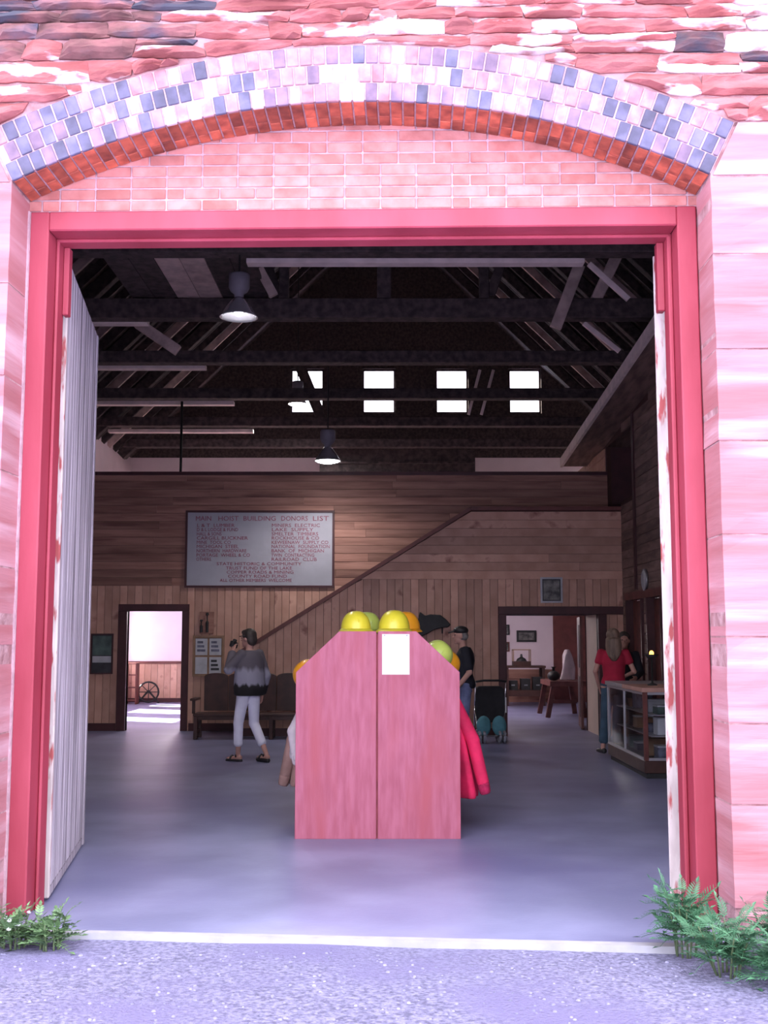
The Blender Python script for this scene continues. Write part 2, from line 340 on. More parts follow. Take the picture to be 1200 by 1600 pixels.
# ================================================================== FACADE (local frame: y = 0 is the outer face)
AR = 4.66; AZ = 4.734 - AR; ATH = math.asin(2.04 / AR); RING = 0.117; AO = AR + 3 * RING
def arch_top(x, rad):
    d = x - XC
    return AZ + math.sqrt(max(0, rad * rad - d * d))
WX = 6.9
wf = MB()
for x0, x1 in ((-WX, XL - 0.006), (XR + 0.006, WX)): wf.box((x0, 0.016, -0.2), (x1, 0.55, 4.585))
xs = [-WX, -5, -3.5, XC - AO * math.sin(ATH) - 0.01]; k = 28
a0, a1 = XC - AO * math.sin(ATH), XC + AO * math.sin(ATH)
xs = [-WX, a0] + [a0 + (a1 - a0) * (i + 1) / k for i in range(k)] + [WX]
def gable(x): return EAVE + 0.15 + (RIDGE - EAVE) * max(0, 1 - abs(x) / (HALF + 0.3))
xs = sorted(set(xs + [0.0]))
for i in range(len(xs) - 1):
    x0, x1 = xs[i], xs[i + 1]
    b0 = arch_top(x0, AO) - 0.02 if a0 - 1e-6 <= x0 <= a1 + 1e-6 else 4.585
    b1 = arch_top(x1, AO) - 0.02 if a0 - 1e-6 <= x1 <= a1 + 1e-6 else 4.585
    wf.prism([(x0, b0), (x1, b1), (x1, gable(x1)), (x0, gable(x0))], 0.016, 0.55)
wall_front = struct(fac(wf.build('wall_front', m_mortar_w)))
mb = MB(); mb.box((XL - 0.3, 0.338, 4.205), (XR + 0.3, 0.55, 5.2)); mb.build('infill_mortar', m_mortar, wall_front)

def arch_piece(name, r0, r1, t0, t1, y0, y1, mat, g=0.005):
    dt = g / r0; mb = MB(); tw = rnd.uniform(-0.004, 0.004)
    pol = []
    for r, t in ((r0 + g * 0.6, t0 + dt), (r0 + g * 0.6, t1 - dt), (r1 - g * 0.6, t1 - dt), (r1 - g * 0.6, t0 + dt)):
        pol.append((XC + r * math.sin(t), AZ + r * math.cos(t)))
    mb.prism(pol, y0 + tw, y1)
    return mb.build(name, mat, wall_front, bevel=0.004)
NB = 57
for ring in range(3):
    for i in range(NB):
        off = 0.0 if ring != 1 else 0.5
        t0 = -ATH + 2 * ATH * (i + off) / NB; t1 = -ATH + 2 * ATH * (i + 1 + off) / NB
        if t1 > ATH + 1e-6: t1 = ATH
        if t1 - t0 < 0.004: continue
        s = ((t0 + t1) / 2 / ATH)
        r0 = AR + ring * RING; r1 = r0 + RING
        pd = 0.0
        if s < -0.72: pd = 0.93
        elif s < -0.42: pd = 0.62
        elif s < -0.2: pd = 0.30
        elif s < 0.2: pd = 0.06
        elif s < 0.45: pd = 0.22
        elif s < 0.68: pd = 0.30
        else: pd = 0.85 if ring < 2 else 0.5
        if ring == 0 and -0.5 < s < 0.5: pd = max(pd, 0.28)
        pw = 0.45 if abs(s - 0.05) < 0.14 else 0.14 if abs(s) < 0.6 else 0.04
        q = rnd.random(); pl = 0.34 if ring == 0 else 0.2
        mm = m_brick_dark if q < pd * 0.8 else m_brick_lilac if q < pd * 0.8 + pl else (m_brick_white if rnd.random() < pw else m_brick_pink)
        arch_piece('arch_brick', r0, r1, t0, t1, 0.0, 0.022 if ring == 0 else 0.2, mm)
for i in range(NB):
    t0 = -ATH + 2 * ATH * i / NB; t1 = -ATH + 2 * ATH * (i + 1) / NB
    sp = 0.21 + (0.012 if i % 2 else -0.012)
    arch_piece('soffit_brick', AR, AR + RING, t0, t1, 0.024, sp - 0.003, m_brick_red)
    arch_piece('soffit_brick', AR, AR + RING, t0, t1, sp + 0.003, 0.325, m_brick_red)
# mortar bed of the arch, just inside the joints
ab = MB()
for i in range(40):
    t0 = -ATH + 2 * ATH * i / 40; t1 = -ATH + 2 * ATH * (i + 1) / 40
    ab.prism([(XC + r * math.sin(t), AZ + r * math.cos(t)) for r, t in ((AR + 0.012, t0), (AR + 0.012, t1), (AO, t1), (AO, t0))], 0.008, 0.32)
ab.build('arch_mortar', m_mortar, wall_front)
# brick infill under the arch
tb = {}
def brick_mesh(l):
    if l not in tb:
        mb = MB(); mb.box((0.005, 0, 0.005), (l - 0.005, 0.06, 0.067)); tb[l] = mb.mesh('infill_brick', m_brick_typ, bevel=0.004)
    return tb[l]
row = 0; z = 4.205
while z < 4.74:
    x = XL - 0.15 + (0.11 if row % 2 else 0.0)
    while x < XR + 0.12:
        l = 0.22 if rnd.random() > 0.14 else 0.11
        zt = arch_top(x + l / 2, AR)
        if z < zt + 0.06: link('infill_brick', brick_mesh(l), wall_front, (x, 0.33 + rnd.uniform(-0.003, 0.003), z))
        x += l
    z += 0.072; row += 1

def stone(name, x0, x1, z0, z1, mat, depth=0.10, jut=0.035, rough=0.02, clip=True, parent=wall_front, ybase=0.0, seed=0):
    nx = max(3, min(9, int((x1 - x0) / 0.07))); nz = 5 if z1 - z0 < 0.3 else 6
    cols = []
    for i in range(nx + 1):
        x = x0 + (x1 - x0) * i / nx
        wob = 0.012 * noise.noise((x * 4, seed * 3.1, 1)); b = z0 + wob; t = z1 + 0.014 * noise.noise((x * 4, seed * 5.3 + 9, 2))
        if clip and a0 - 0.02 < x < a1 + 0.02: b = max(b, arch_top(x, AO) + 0.012)
        cols.append((x, b, t))
    cols = [c for c in cols if c[2] - c[1] > 0.03]
    if len(cols) < 3: return None
    P = []; m = len(cols)
    for i, (x, b, t) in enumerate(cols):
        for j in range(nz + 1):
            f = j / nz; z = b + (t - b) * f
            ex = min(i, m - 1 - i) == 0; ez = j in (0, nz)
            y = ybase - jut * (0.35 + 0.65 * noise.noise((x * 3.1 + seed, z * 9, seed * 1.7)))
            y += rough * noise.noise((x * 11, z * 24, seed))
            if ex or ez: y = ybase + 0.012
            P.append((x + (0.008 * noise.noise((z * 9, seed, 4)) if ex else 0), y, z))
    fs = [(i * (nz + 1) + j, (i + 1) * (nz + 1) + j, (i + 1) * (nz + 1) + j + 1, i * (nz + 1) + j + 1) for i in range(m - 1) for j in range(nz)]
    bord = [i * (nz + 1) for i in range(m)] + [(m - 1) * (nz + 1) + j for j in range(1, nz + 1)] + [i * (nz + 1) + nz for i in range(m - 2, -1, -1)] + [j for j in range(nz - 1, 0, -1)]
    o = len(P); P += [(P[q][0], ybase + depth, P[q][2]) for q in bord]; L = len(bord)
    fs += [(bord[q], bord[(q + 1) % L], o + (q + 1) % L, o + q) for q in range(L)] + [tuple(o + q for q in range(L))]
    mb = MB(); mb.add(P, fs); return mb.build(name, mat, parent, smooth=False)
def rubble(x0, x1, lo, hi, mat, seed):
    """one ragged stone between the wavy bed joints lo(x) and hi(x)"""
    nx = max(4, min(10, int((x1 - x0) / 0.06))); nz = 5; cols = []; rr = random.Random(seed)
    sl0, sl1 = rr.uniform(-0.035, 0.035), rr.uniform(-0.035, 0.035); tp = rr.uniform(-0.02, 0.22); tp2 = rr.uniform(-0.02, 0.22); gap = rr.uniform(0.001, 0.007)
    for i in range(nx + 1):
        f = i / nx; x = x0 + (x1 - x0) * f; b = lo(x) + gap; t = hi(x) - gap
        if a0 - 0.02 < x < a1 + 0.02: b = max(b, arch_top(x, AO) + 0.014)
        h = t - b; e = max(0, 1 - min(f / 0.22, 1)) ** 2; e2 = max(0, 1 - min((1 - f) / 0.22, 1)) ** 2
        t -= h * (e * tp + e2 * tp2); b += h * (e * tp2 + e2 * tp) * 0.7
        b += 0.010 * noise.noise((x * 19, seed, 2.2)); t += 0.010 * noise.noise((x * 13, seed, 7.7))
        cols.append((x, b, t, f))
    cols = [c for c in cols if c[2] - c[1] > 0.025]
    if len(cols) < 3: return
    m = len(cols); P = []; jut = rr.uniform(0.012, 0.05); tilt = rr.uniform(-0.03, 0.03)
    for i, (x, b, t, f) in enumerate(cols):
        for j in range(nz + 1):
            g_ = j / nz; z = b + (t - b) * g_; ex = i in (0, m - 1); ez = j in (0, nz)
            y = -jut * (0.45 + 0.55 * noise.noise((x * 3.3 + seed, z * 6, seed * 1.7))) + tilt * (g_ - 0.5)
            y -= 0.020 * (1 if noise.noise((x * 2.2, z * 26, seed + 3.3)) > 0.08 else 0) + 0.012 * noise.noise((x * 17, z * 30, seed))
            if ex or ez: y = max(y * 0.25, -0.010) + 0.008
            xx = x + (sl0 * (g_ - 0.5) if i == 0 else sl1 * (g_ - 0.5) if i == m - 1 else 0)
            P.append((xx, min(y, 0.014), z))
    W = nz + 1
    fs = [(i * W + j, (i + 1) * W + j, (i + 1) * W + j + 1, i * W + j + 1) for i in range(m - 1) for j in range(nz)]
    bord = [i * W for i in range(m)] + [(m - 1) * W + j for j in range(1, W)] + [i * W + nz for i in range(m - 2, -1, -1)] + [j for j in range(nz - 1, 0, -1)]
    o = len(P); P += [(P[q][0], 0.08, P[q][2]) for q in bord]; L = len(bord)
    fs += [(bord[q], bord[(q + 1) % L], o + (q + 1) % L, o + q) for q in range(L)] + [tuple(o + q for q in range(L))]
    mb = MB(); mb.add(P, fs); mb.build('stone', mat, wall_front)
sd = 0
beds = [4.585]
while beds[-1] < 5.55: beds.append(beds[-1] + rnd.choice((0.075, 0.10, 0.13, 0.165)))
while beds[-1] < 6.3: beds.append(beds[-1] + 0.23)
def bed(k):
    if k == 0: return lambda x: beds[0]
    return lambda x: beds[k] + 0.028 * noise.noise((x * 0.9, k * 3.7, 0)) + 0.012 * noise.noise((x * 3.5, k * 1.9, 5))
for k in range(len(beds) - 1):
    x = -4.4 - rnd.random() * 0.3; lo, hi = bed(k), bed(k + 1); small = beds[k] < 5.5
    while x < 4.2:
        l = rnd.uniform(0.16, 0.62) if small else rnd.uniform(0.5, 0.8)
        h = beds[k + 1] - beds[k]; parts_ = [(lo, hi)]
        if small and h > 0.12 and rnd.random() < 0.35:
            q = rnd.uniform(0.35, 0.65); md = (lambda lo, hi, q: lambda x: lo(x) * (1 - q) + hi(x) * q + 0.01 * noise.noise((x * 5, q * 9, 1)))(lo, hi, q); parts_ = [(lo, md), (md, hi)]
        for p0, p1 in parts_:
            sd += 1; zc = (p0(x) + p1(x)) / 2
            dark = (-3.2 < x < -1.35 and zc > 5.12 and rnd.random() < 0.85) or (x < -1.9 and zc > 4.95 and rnd.random() < 0.4) or (x > 1.2 and zc > 4.75 and rnd.random() < 0.16)
            rubble(x, x + l, p0, p1, m_stone_d if dark else m_stone, sd)
        x += l
# stones sitting on the arch haunches, between skewback level and the crown
# coarse rubble outside the quoins
for sx in (-1, 1):
    z = -0.15
    while z < 4.55:
        h = 0.30; x = 2.95 if sx > 0 else -4.4
        e = 4.2 if sx > 0 else -3.25
        while x < e - 0.1:
            l = min(rnd.uniform(0.4, 0.7), e - x); sd += 1
            stone('stone', x + 0.008, x + l - 0.008, z + 0.006, min(4.58, z + h) - 0.006, m_stone, seed=sd, clip=False)
            x += l
        z += h
# quoins: big dressed blocks whose inner sides are the reveal of the doorway
def quoin(x0, x1, z0, z1, seed, slant=None):
    mb = MB(); nx, nz = 6, 6; P = []
    for j in range(nz + 1):
        for i in range(nx + 1):
            x = x0 + (x1 - x0) * i / nx; z = z0 + (z1 - z0) * j / nz
            y = -0.012 * noise.noise((x * 2.5, z * 7, seed)) - 0.006 * noise.noise((x * 8, z * 18, seed))
            if i in (0, nx) or j in (0, nz): y = max(y, 0) + 0.006
            xx = x
            if slant:
                f = (z - z0) / (z1 - z0)
                if slant > 0: xx = x + slant * f * (1 - i / nx)
                else: xx = x + slant * f * (i / nx)
            xx += 0.006 * noise.noise((z * 5, seed, 3)) * (1 if i in (0, nx) else 0)
            P.append((xx, y, z))
    W = nx + 1
    fs = [(j * W + i, j * W + i + 1, (j + 1) * W + i + 1, (j + 1) * W + i) for j in range(nz) for i in range(nx)]
    bord = list(range(nx)) + [j * W + nx for j in range(nz)] + [nz * W + i for i in range(nx, 0, -1)] + [j * W for j in range(nz, 0, -1)]
    o = len(P); L = len(bord); P += [(P[q][0], 0.36, P[q][2]) for q in bord]
    fs += [(bord[q], bord[(q + 1) % L], o + (q + 1) % L, o + q) for q in range(L)] + [tuple(o + q for q in range(L))]
    mb.add(P, fs); return mb.build('quoin_block', m_ashlar, wall_front)
zr = [0.14, 0.69, 1.125, 1.6, 2.17, 2.70, 3.23, 3.79, 4.255]
zl = [0.14, 0.60, 1.05, 1.55, 2.0, 2.55, 3.1, 3.65, 4.255]
for i in range(8):
    quoin(XR + 0.004, 2.94 if i % 2 else 2.7, zr[i] + 0.005, zr[i + 1] - 0.005, i + 1)
    quoin(-3.22 if i % 2 else -3.0, XL - 0.004, zl[i] + 0.005, zl[i + 1] - 0.005, i + 20)
    if not i % 2:
        stone('stone', 2.712, 2.94, zr[i] + 0.008, zr[i + 1] - 0.008, m_stone, seed=300 + i, clip=False)
        stone('stone', -3.22, -3.012, zl[i] + 0.008, zl[i + 1] - 0.008, m_stone, seed=330 + i, clip=False)
skx = AO * math.sin(ATH) - AR * math.sin(ATH)
quoin(XR + 0.02, 2.94, 4.265, 4.58, 40, slant=skx)
quoin(-3.22, XL - 0.02, 4.265, 4.58, 41, slant=-skx)
for x0, x1, s in ((XR + 0.03, 2.9, 51), (-3.2, XL - 0.03, 52)):
    mb = MB(); mb.box((x0, -0.05, -0.15), (x1, 0.36, 0.13)); mb.build('plinth_block', m_ashlar, wall_front, bevel=0.015)
# thin mortar smear between quoins and frame
mb = MB(); mb.box((XL - 0.025, 0.30, 0.0), (XL + 0.006, 0.34, 4.2)); mb.build('caulk', m_mortar, wall_front)

# red door frame
fr = fac(empty('door_1')); struct(fr)
JW = 0.118; FT = 4.205; FB = FT - 0.121
for x0, x1 in ((XL, XL + JW), (XR - JW, XR)):
    mb = MB(); mb.box((x0, 0.325, 0.0), (x1, 0.64, FT)); mb.build('jamb', m_red, fr, bevel=0.008)
mb = MB(); mb.box((XL + JW, 0.325, FB), (XR - JW, 0.64, FT)); mb.build('lintel', m_red, fr, bevel=0.008)
for x0, x1 in ((XL + JW, XL + JW + 0.022), (XR - JW - 0.03, XR - JW)):
    mb = MB(); mb.box((x0, 0.47, 0.0), (x1, 0.60, FB)); mb.build('door_stop', m_red, fr, bevel=0.009)
mb = MB(); mb.box((XL + JW, 0.47, FB - 0.022), (XR - JW, 0.60, FB)); mb.build('door_stop', m_red, fr, bevel=0.006)
for x0, x1 in ((XL + JW + 0.022, XL + JW + 0.06), (XR - JW - 0.075, XR - JW - 0.03)):
    mb = MB(); mb.box((x0, 0.56, 3.62), (x1, 0.63, FB - 0.022)); mb.build('hinge_block', m_red, fr, bevel=0.006)

# plank door leaves, swung inward
def leaf(hx, hy, fx, fy, side, label):
    d = Vector((fx - hx, fy - hy)); L = d.length; ang = math.atan2(d.y, d.x)
    root = empty('plank_door', (hx, hy, 0.02), ang, label, 'door', 'plank doors of the entrance')
    H = 4.02; nb = 13; bw = (L - 0.05) / nb
    s = side                                    # side: local y towards the opening
    bmesh_ = {}
    for i in range(nb):
        mb = MB(); mb.box((0.05 + i * bw + 0.004, min(0, -0.032 * s), 0.06), (0.05 + (i + 1) * bw - 0.007, max(0, -0.032 * s), H - 0.01 - 0.006 * rnd.random()))
        mb.build('board', m_grey_wood, root, bevel=0.004)
    mb = MB(); mb.box((0.0, min(0.004 * s, -0.075 * s), 0.0), (0.05, max(0.004 * s, -0.075 * s), H)); mb.build('hinge_stile', m_peel, root, bevel=0.006)
    mb = MB(); mb.box((L - 0.02, min(0.012 * s, -0.075 * s), 0.0), (L + 0.035, max(0.012 * s, -0.075 * s), H - 0.03)); mb.build('meeting_stile', m_grey_wood, root, bevel=0.005)
    mb = MB(); mb.box((0.05, min(0, -0.04 * s), 0.0), (L - 0.02, max(0, -0.04 * s), 0.055)); mb.build('bottom_edge', m_grey_wood, root)
    for z in (0.3, 2.0, 3.6):
        mb = MB(); mb.box((0.05, min(-0.033 * s, -0.072 * s), z), (L - 0.02, max(-0.033 * s, -0.072 * s), z + 0.18)); mb.build('rail', m_red, root, bevel=0.004)
    return root
leaf(-2.04, 7.02, -2.31, 8.80, -1, 'weathered grey plank door leaf standing open at the left jamb')
leaf(1.735, 6.99, 2.20, 8.74, 1, 'door leaf seen edge-on with peeling white paint at the right jamb')

# ================================================================== BUILDING SHELL
sh = MB()
# left wall with three windows of the side room
WL = [(22.4, 23.5), (24.6, 25.9), (26.8, 27.8)]; WZ = (0.85, 2.45)
ys = [FY + 0.4] + [q for a in WL for q in a] + [YB + 0.2]
for i in range(0, len(ys), 2): sh.box((-HALF - 0.25, ys[i], 0), (-HALF, ys[i + 1], EAVE))
for a, b in WL:
    sh.box((-HALF - 0.25, a, 0), (-HALF, b, WZ[0])); sh.box((-HALF - 0.25, a, WZ[1]), (-HALF, b, EAVE))
struct(sh.build('wall_left', m_white_wall))
for i, (a, b) in enumerate(WL):
    wn = empty('window_%d' % (i + 5), (-HALF - 0.12, 0, 0)); struct(wn)
    mb = MB(); mb.box((-0.03, a, WZ[0]), (0.03, a + 0.05, WZ[1])); mb.box((-0.03, b - 0.05, WZ[0]), (0.03, b, WZ[1]))
    mb.box((-0.03, a, WZ[0]), (0.03, b, WZ[0] + 0.05)); mb.box((-0.03, a, WZ[1] - 0.05), (0.03, b, WZ[1])); mb.build('window_frame', m_white_wall, wn)
sh = MB(); sh.box((HALF, FY + 0.4, 0), (HALF + 0.25, YB + 0.2, EAVE)); struct(sh.build('wall_right', m_white_wall))
# rear gable wall with four windows
gw = []
for px in (480, 592, 706, 820):
    a = at(px - 26, 576, YB); b = at(px + 26, 646, YB); gw.append((a.x, b.x, b.z, a.z))
sh = MB(); sh.box((-HALF - 0.25, YB, 0), (HALF + 0.25, YB + 0.2, EAVE))
wall_rear = struct(sh.build('wall_rear', m_white_wall))
sh = MB(); z0, z1 = gw[0][2], gw[0][3]
sh.box((-HALF - 0.2, YB, EAVE), (HALF + 0.2, YB + 0.15, z0))
xs = [-5.6] + [q for w_ in gw for q in w_[:2]] + [5.6]
for i in range(0, len(xs), 2): sh.box((xs[i], YB, z0), (xs[i + 1], YB + 0.15, z1))
sh.prism([(-HALF - 0.2, z0), (-5.59, z0), (-5.59, z1), (-5.2, z1), (5.2, z1), (5.59, z1), (5.59, z0), (HALF + 0.2, z0), (0, RIDGE + 0.2)][0:0] or [(-5.0, z1), (5.0, z1), (0.0, RIDGE + 0.1)], YB, YB + 0.15)
sh.build('gable_boarding', m_roof, wall_rear)
for i, (x0, x1, a, b) in enumerate(gw):
    wn = empty('window_%d' % (i + 1), (0, YB + 0.08, 0)); struct(wn)
    mb = MB()
    for p, q in (((x0, a), (x0 + 0.05, b)), ((x1 - 0.05, a), (x1, b)), ((x0, a), (x1, a + 0.05)), ((x0, b - 0.05), (x1, b))):
        mb.box((p[0], -0.03, p[1]), (q[0], 0.03, q[1]))
    mb.build('window_frame', m_timber, wn)
# roof: two boarded slopes with exposed rafters
sh = MB()
OV = 0.35; sl_ = (RIDGE - EAVE) / HALF
for s in (-1, 1):
    sh.prism([(s * (HALF + OV), EAVE - OV * sl_), (0, RIDGE), (0, RIDGE + 0.14), (s * (HALF + OV), EAVE - OV * sl_ + 0.14)], FY + 0.1, YB + 0.3)
ceiling = struct(sh.build('ceiling', m_roof))
rm = {}
for s in (-1, 1):
    mb = MB(); mb.bar((s * HALF, 0, EAVE - 0.10), (0, 0, RIDGE - 0.10), 0.06, 0.16, (0, 1, 0) if False else (0, 0, 1)); rm[s] = (mb.mesh('rafter', m_timber), mb)
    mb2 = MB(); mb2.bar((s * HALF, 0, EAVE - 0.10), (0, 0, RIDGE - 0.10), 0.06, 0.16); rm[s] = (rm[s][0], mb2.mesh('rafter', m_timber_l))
y = 8.0; k = 0
while y < 27.7:
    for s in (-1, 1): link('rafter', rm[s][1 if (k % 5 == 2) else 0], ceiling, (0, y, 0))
    y += 0.55; k += 1
mb = MB(); mb.box((-0.08, FY + 0.3, RIDGE - 0.35), (0.08, YB, RIDGE - 0.05)); mb.build('ridge_beam', m_timber, ceiling)

# roof trusses
order = ['first', 'second', 'third', 'fourth', 'fifth', 'sixth']
def truss(y, k):
    root = empty('roof_truss', (0, y, 6.05), 0, 'dark timber roof truss across the hall, %s one in from the doorway' % order[k], 'truss', 'roof trusses')
    b = 0.24
    def P(name, p0, p1, w_, h_, m=m_timber):
        q = MB(); q.bar(p0, p1, w_, h_); q.build(name, m, root, bevel=0.01)
    P('tie_beam', (-HALF, 0, 0.15), (HALF, 0, 0.15), b, 0.28 if k < 2 else 0.2)
    rl = lambda x: (RIDGE - 6.05) - 0.30 - abs(x) * sl_
    for s in (-1, 1):
        P('principal_rafter', (s * (HALF - 0.1), 0, rl(HALF - 0.1)), (0, 0, rl(0)), 0.18, 0.22)
        if k < 2: P('queen_post', (s * 1.42, 0, 0.29), (s * 1.42, 0, rl(1.42) - 0.1), 0.14, 0.14)
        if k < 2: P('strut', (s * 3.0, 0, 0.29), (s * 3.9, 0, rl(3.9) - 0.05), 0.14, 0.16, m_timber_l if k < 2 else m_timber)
        if k < 2: P('strut', (s * 1.5, 0, 0.35), (s * 2.6, 0, rl(2.6) - 0.05), 0.12, 0.14)
    if k < 2: P('king_post', (0, 0, 0.29), (0, 0, rl(0)), 0.20 if k < 2 else 0.12, 0.2 if k < 2 else 0.12)
    return root
TY = [12.75, 15.45, 18.2, 21.0, 23.8, 26.5]
for k, y in enumerate(TY): truss(y, k)
# light on the tie-beam edges, put into the colour of thin battens
for k, (px0, px1, py, Y) in enumerate(((120, 232, 507, 15.75), (120, 322, 577, 18.5), (120, 366, 633, 21.3), (170, 396, 676, 24.1), (386, 912, 413, 13.05))):
    a = at(px0, py, Y); b = at(px1, py, Y)
    mb = MB(); mb.bar((a.x, Y, a.z + 0.03), (b.x, Y, a.z + 0.03), 0.16, 0.075)
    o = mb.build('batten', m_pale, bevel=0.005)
    tag(o, 'batten painted pale as a lit tie-beam edge at left, %s one down' % order[k] if k < 4 else 'long batten painted pale as a lit timber edge just under the door head', 'batten', 'battens painted as lit timber edges')
# plank walkway over the ties
wk = empty('plank_walkway', (-2.6, 13.9, 6.36), 0, 'wide plank walkway laid over the roof ties at upper left', 'walkway')
for i in range(6):
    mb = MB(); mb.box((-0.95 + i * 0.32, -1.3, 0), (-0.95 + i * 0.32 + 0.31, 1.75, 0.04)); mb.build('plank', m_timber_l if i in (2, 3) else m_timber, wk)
# diagonal braces; the light caught on them is painted in as a paler tone
for (p0, p1, Y, lab, wd) in (((905, 415), (868, 512), 15.2, 'short brace in a painted lit tone between roof ties at upper right', 0.16), ((215, 505), (278, 548), 16.6, 'brace in a painted lit tone between roof ties at upper left', 0.16),
                         ((405, 420), (428, 462), 14.6, 'short pale brace beside the nearest hanging lamp', 0.12), ((920, 412), (982, 468), 14.2, 'long pale sloping batten on the right roof slope', 0.07),
                         ((912, 505), (968, 549), 16.4, 'thin pale sloping batten lower on the right roof slope', 0.07),
                         ((750, 578), (732, 648), 22.4, 'thin strut painted as a lit brace edge beside the third far window', 0.06), ((771, 578), (752, 648), 22.4, 'thin strut painted as a lit brace edge between the third and fourth far windows', 0.06)):
    a = at(*p0, Y); b = at(*p1, Y)
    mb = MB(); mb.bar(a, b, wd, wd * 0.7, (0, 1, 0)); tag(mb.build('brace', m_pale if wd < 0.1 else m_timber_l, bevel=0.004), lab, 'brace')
a = at(462, 556, 26.9); b = at(503, 655, 26.9); mb = MB(); mb.bar(a, b, 0.10, 0.26, (1, 0, 0)); tag(mb.build('brace', m_timber, bevel=0.004), 'dark diagonal timber crossing the leftmost far window', 'brace')
a = at(287, 500, 21.0)
mb = MB(); mb.tube([(a.x, 21.0, 2.9), (a.x, 21.0, 6.06)], 0.024); tag(mb.build('hanging_pipe', m_iron, smooth=True), 'thin black vertical pipe hanging from the roof down to the partition', 'pipe')

# ------------------------------------------------------------------ back partition, stair enclosure, right wall
YP = 19.5; YS = 18.45; XW = 3.92; PZ = 4.45; SPL = 2.48
def boards_v(parent, xa, xb, zlo, zhi, y, mat, width=0.13, holes=(), top=None, th=0.03):
    x = xa
    while x < xb - 0.01:
        x2 = min(x + width, xb); segs = [(zlo, zhi)]
        for hx0, hx1, hz0, hz1 in holes:
            if x2 > hx0 + 0.01 and x < hx1 - 0.01:
                ns = []
                for s0, s1 in segs:
                    if hz0 > s0: ns.append((s0, min(s1, hz0)))
                    if hz1 < s1: ns.append((max(s0, hz1), s1))
                segs = ns
        for s0, s1 in segs:
            t0 = t1 = s1
            if top: t0 = min(s1, top(x)); t1 = min(s1, top(x2))
            if min(t0, t1) - s0 < 0.03: continue
            mb = MB(); dy = rnd.uniform(0, 0.004)
            mb.prism([(x + 0.0035, s0), (x2 - 0.0035, s0), (x2 - 0.0035, t1), (x + 0.0035, t0)], y - th - dy, y)
            mb.build('board', mat, parent)
        x = x2
def boards_h(parent, xa, xb, zlo, zhi, y, mat, height=0.14, left=None, th=0.03, minl=2.2, maxl=4.0):
    z = zlo
    while z < zhi - 0.02:
        z2 = min(z + height, zhi); x = max(xa, left(z)) if left else xa
        while x < xb - 0.01:
            x2 = min(x + rnd.uniform(minl, maxl), xb)
            if xb - x2 < 0.5: x2 = xb
            l0 = max(x, left(z)) if left else x; l1 = max(x, left(z2)) if left else x
            if x2 - max(l0, l1) > 0.05:
                mb = MB(); dy = rnd.uniform(0, 0.004)
                mb.prism([(l0 + 0.002, z + 0.003), (x2 - 0.002, z + 0.003), (x2 - 0.002, z2 - 0.003), (l1 + 0.002, z2 - 0.003)], y - th - dy, y)
                mb.build('board', mat, parent)
            x = x2
        z = z2
# left door opening
d0 = at(200, 955, YP); d1 = at(282, 1143, YP); DL = (d0.x, d1.x, 0, d0.z)
DR = (2.0, 3.5, 0, 1.965)
pw = MB()
pw.box((-HALF, YP, 0), (DL[0], YP + 0.12, PZ - 0.02)); pw.box((DL[0], YP, DL[3]), (DL[1], YP + 0.12, PZ - 0.02))
pw.box((DL[1], YP, 0), (DR[0], YP + 0.12, PZ - 0.02)); pw.box((DR[0], YP, DR[3]), (DR[1], YP + 0.12, PZ - 0.02)); pw.box((DR[1], YP, 0), (XW + 0.02, YP + 0.12, PZ - 0.02))
wall_back = struct(pw.build('wall_back', m_groove))
boards_v(wall_back, -HALF, -1.9, 0.0, SPL, YP, m_pine, holes=[(DL[0], DL[1], 0, DL[3])])
boards_v(wall_back, -1.9, 1.2, 1.2, SPL, YP, m_pine)
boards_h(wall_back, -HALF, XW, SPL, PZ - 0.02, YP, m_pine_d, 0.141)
mb = MB(); mb.box((-HALF, YP - 0.06, PZ - 0.03), (XW, YP + 0.16, PZ + 0.03)); mb.build('cap_rail', m_trim, wall_back)
mb = MB(); mb.box((-HALF, YP - 0.055, 0), (DL[0] - 0.16, YP - 0.03, 0.13)); mb.build('skirting', m_trim, wall_back)
mb = MB(); mb.box((DL[1] + 0.14, YP - 0.055, 0), (-2.4, YP - 0.03, 0.13)); mb.build('skirting', m_trim, wall_back)
dr = struct(empty('door_2'))
for n_, a, b in (('casing', (DL[0] - 0.15, YP - 0.07, 0), (DL[0], YP + 0.13, DL[3])), ('casing', (DL[1], YP - 0.07, 0), (DL[1] + 0.12, YP + 0.13, DL[3])),
                 ('casing', (DL[0] - 0.15, YP - 0.07, DL[3]), (DL[1] + 0.12, YP + 0.13, DL[3] + 0.12))):
    mb = MB(); mb.box(a, b); mb.build(n_, m_trim, dr, bevel=0.006)
# stair enclosure
SA, SB = at(395, 1010, YS), at(735, 800, YS); k_ = (SB.z - SA.z) / (SB.x - SA.x); ST = at(965, 798, YS).z; SX0 = -2.42
slope = lambda x: min(ST, SA.z + (x - SA.x) * k_)
sx_at = lambda z: SA.x + (z - SA.z) / k_
SSP = 2.54
st = MB()
st.prism([(SX0, 0), (DR[0], 0), (DR[0], slope(DR[0])), (SB.x, ST), (SX0, slope(SX0))], YS + 0.001, YS + 0.08)
st.box((DR[0], YS + 0.001, DR[3]), (DR[1], YS + 0.08, ST)); st.box((DR[1], YS + 0.001, 0), (XW, YS + 0.08, ST))
st.box((SX0, YS + 0.08, 0), (SX0 + 0.06, YP, slope(SX0)))
wall_stair = struct(st.build('wall_stair', m_groove))
boards_v(wall_stair, SX0, XW, 0.0, SSP, YS, m_pine, holes=[(DR[0], DR[1], 0, DR[3])], top=slope)
boards_h(wall_stair, SX0, XW, SSP, ST, YS, m_pine, 0.14, left=sx_at)
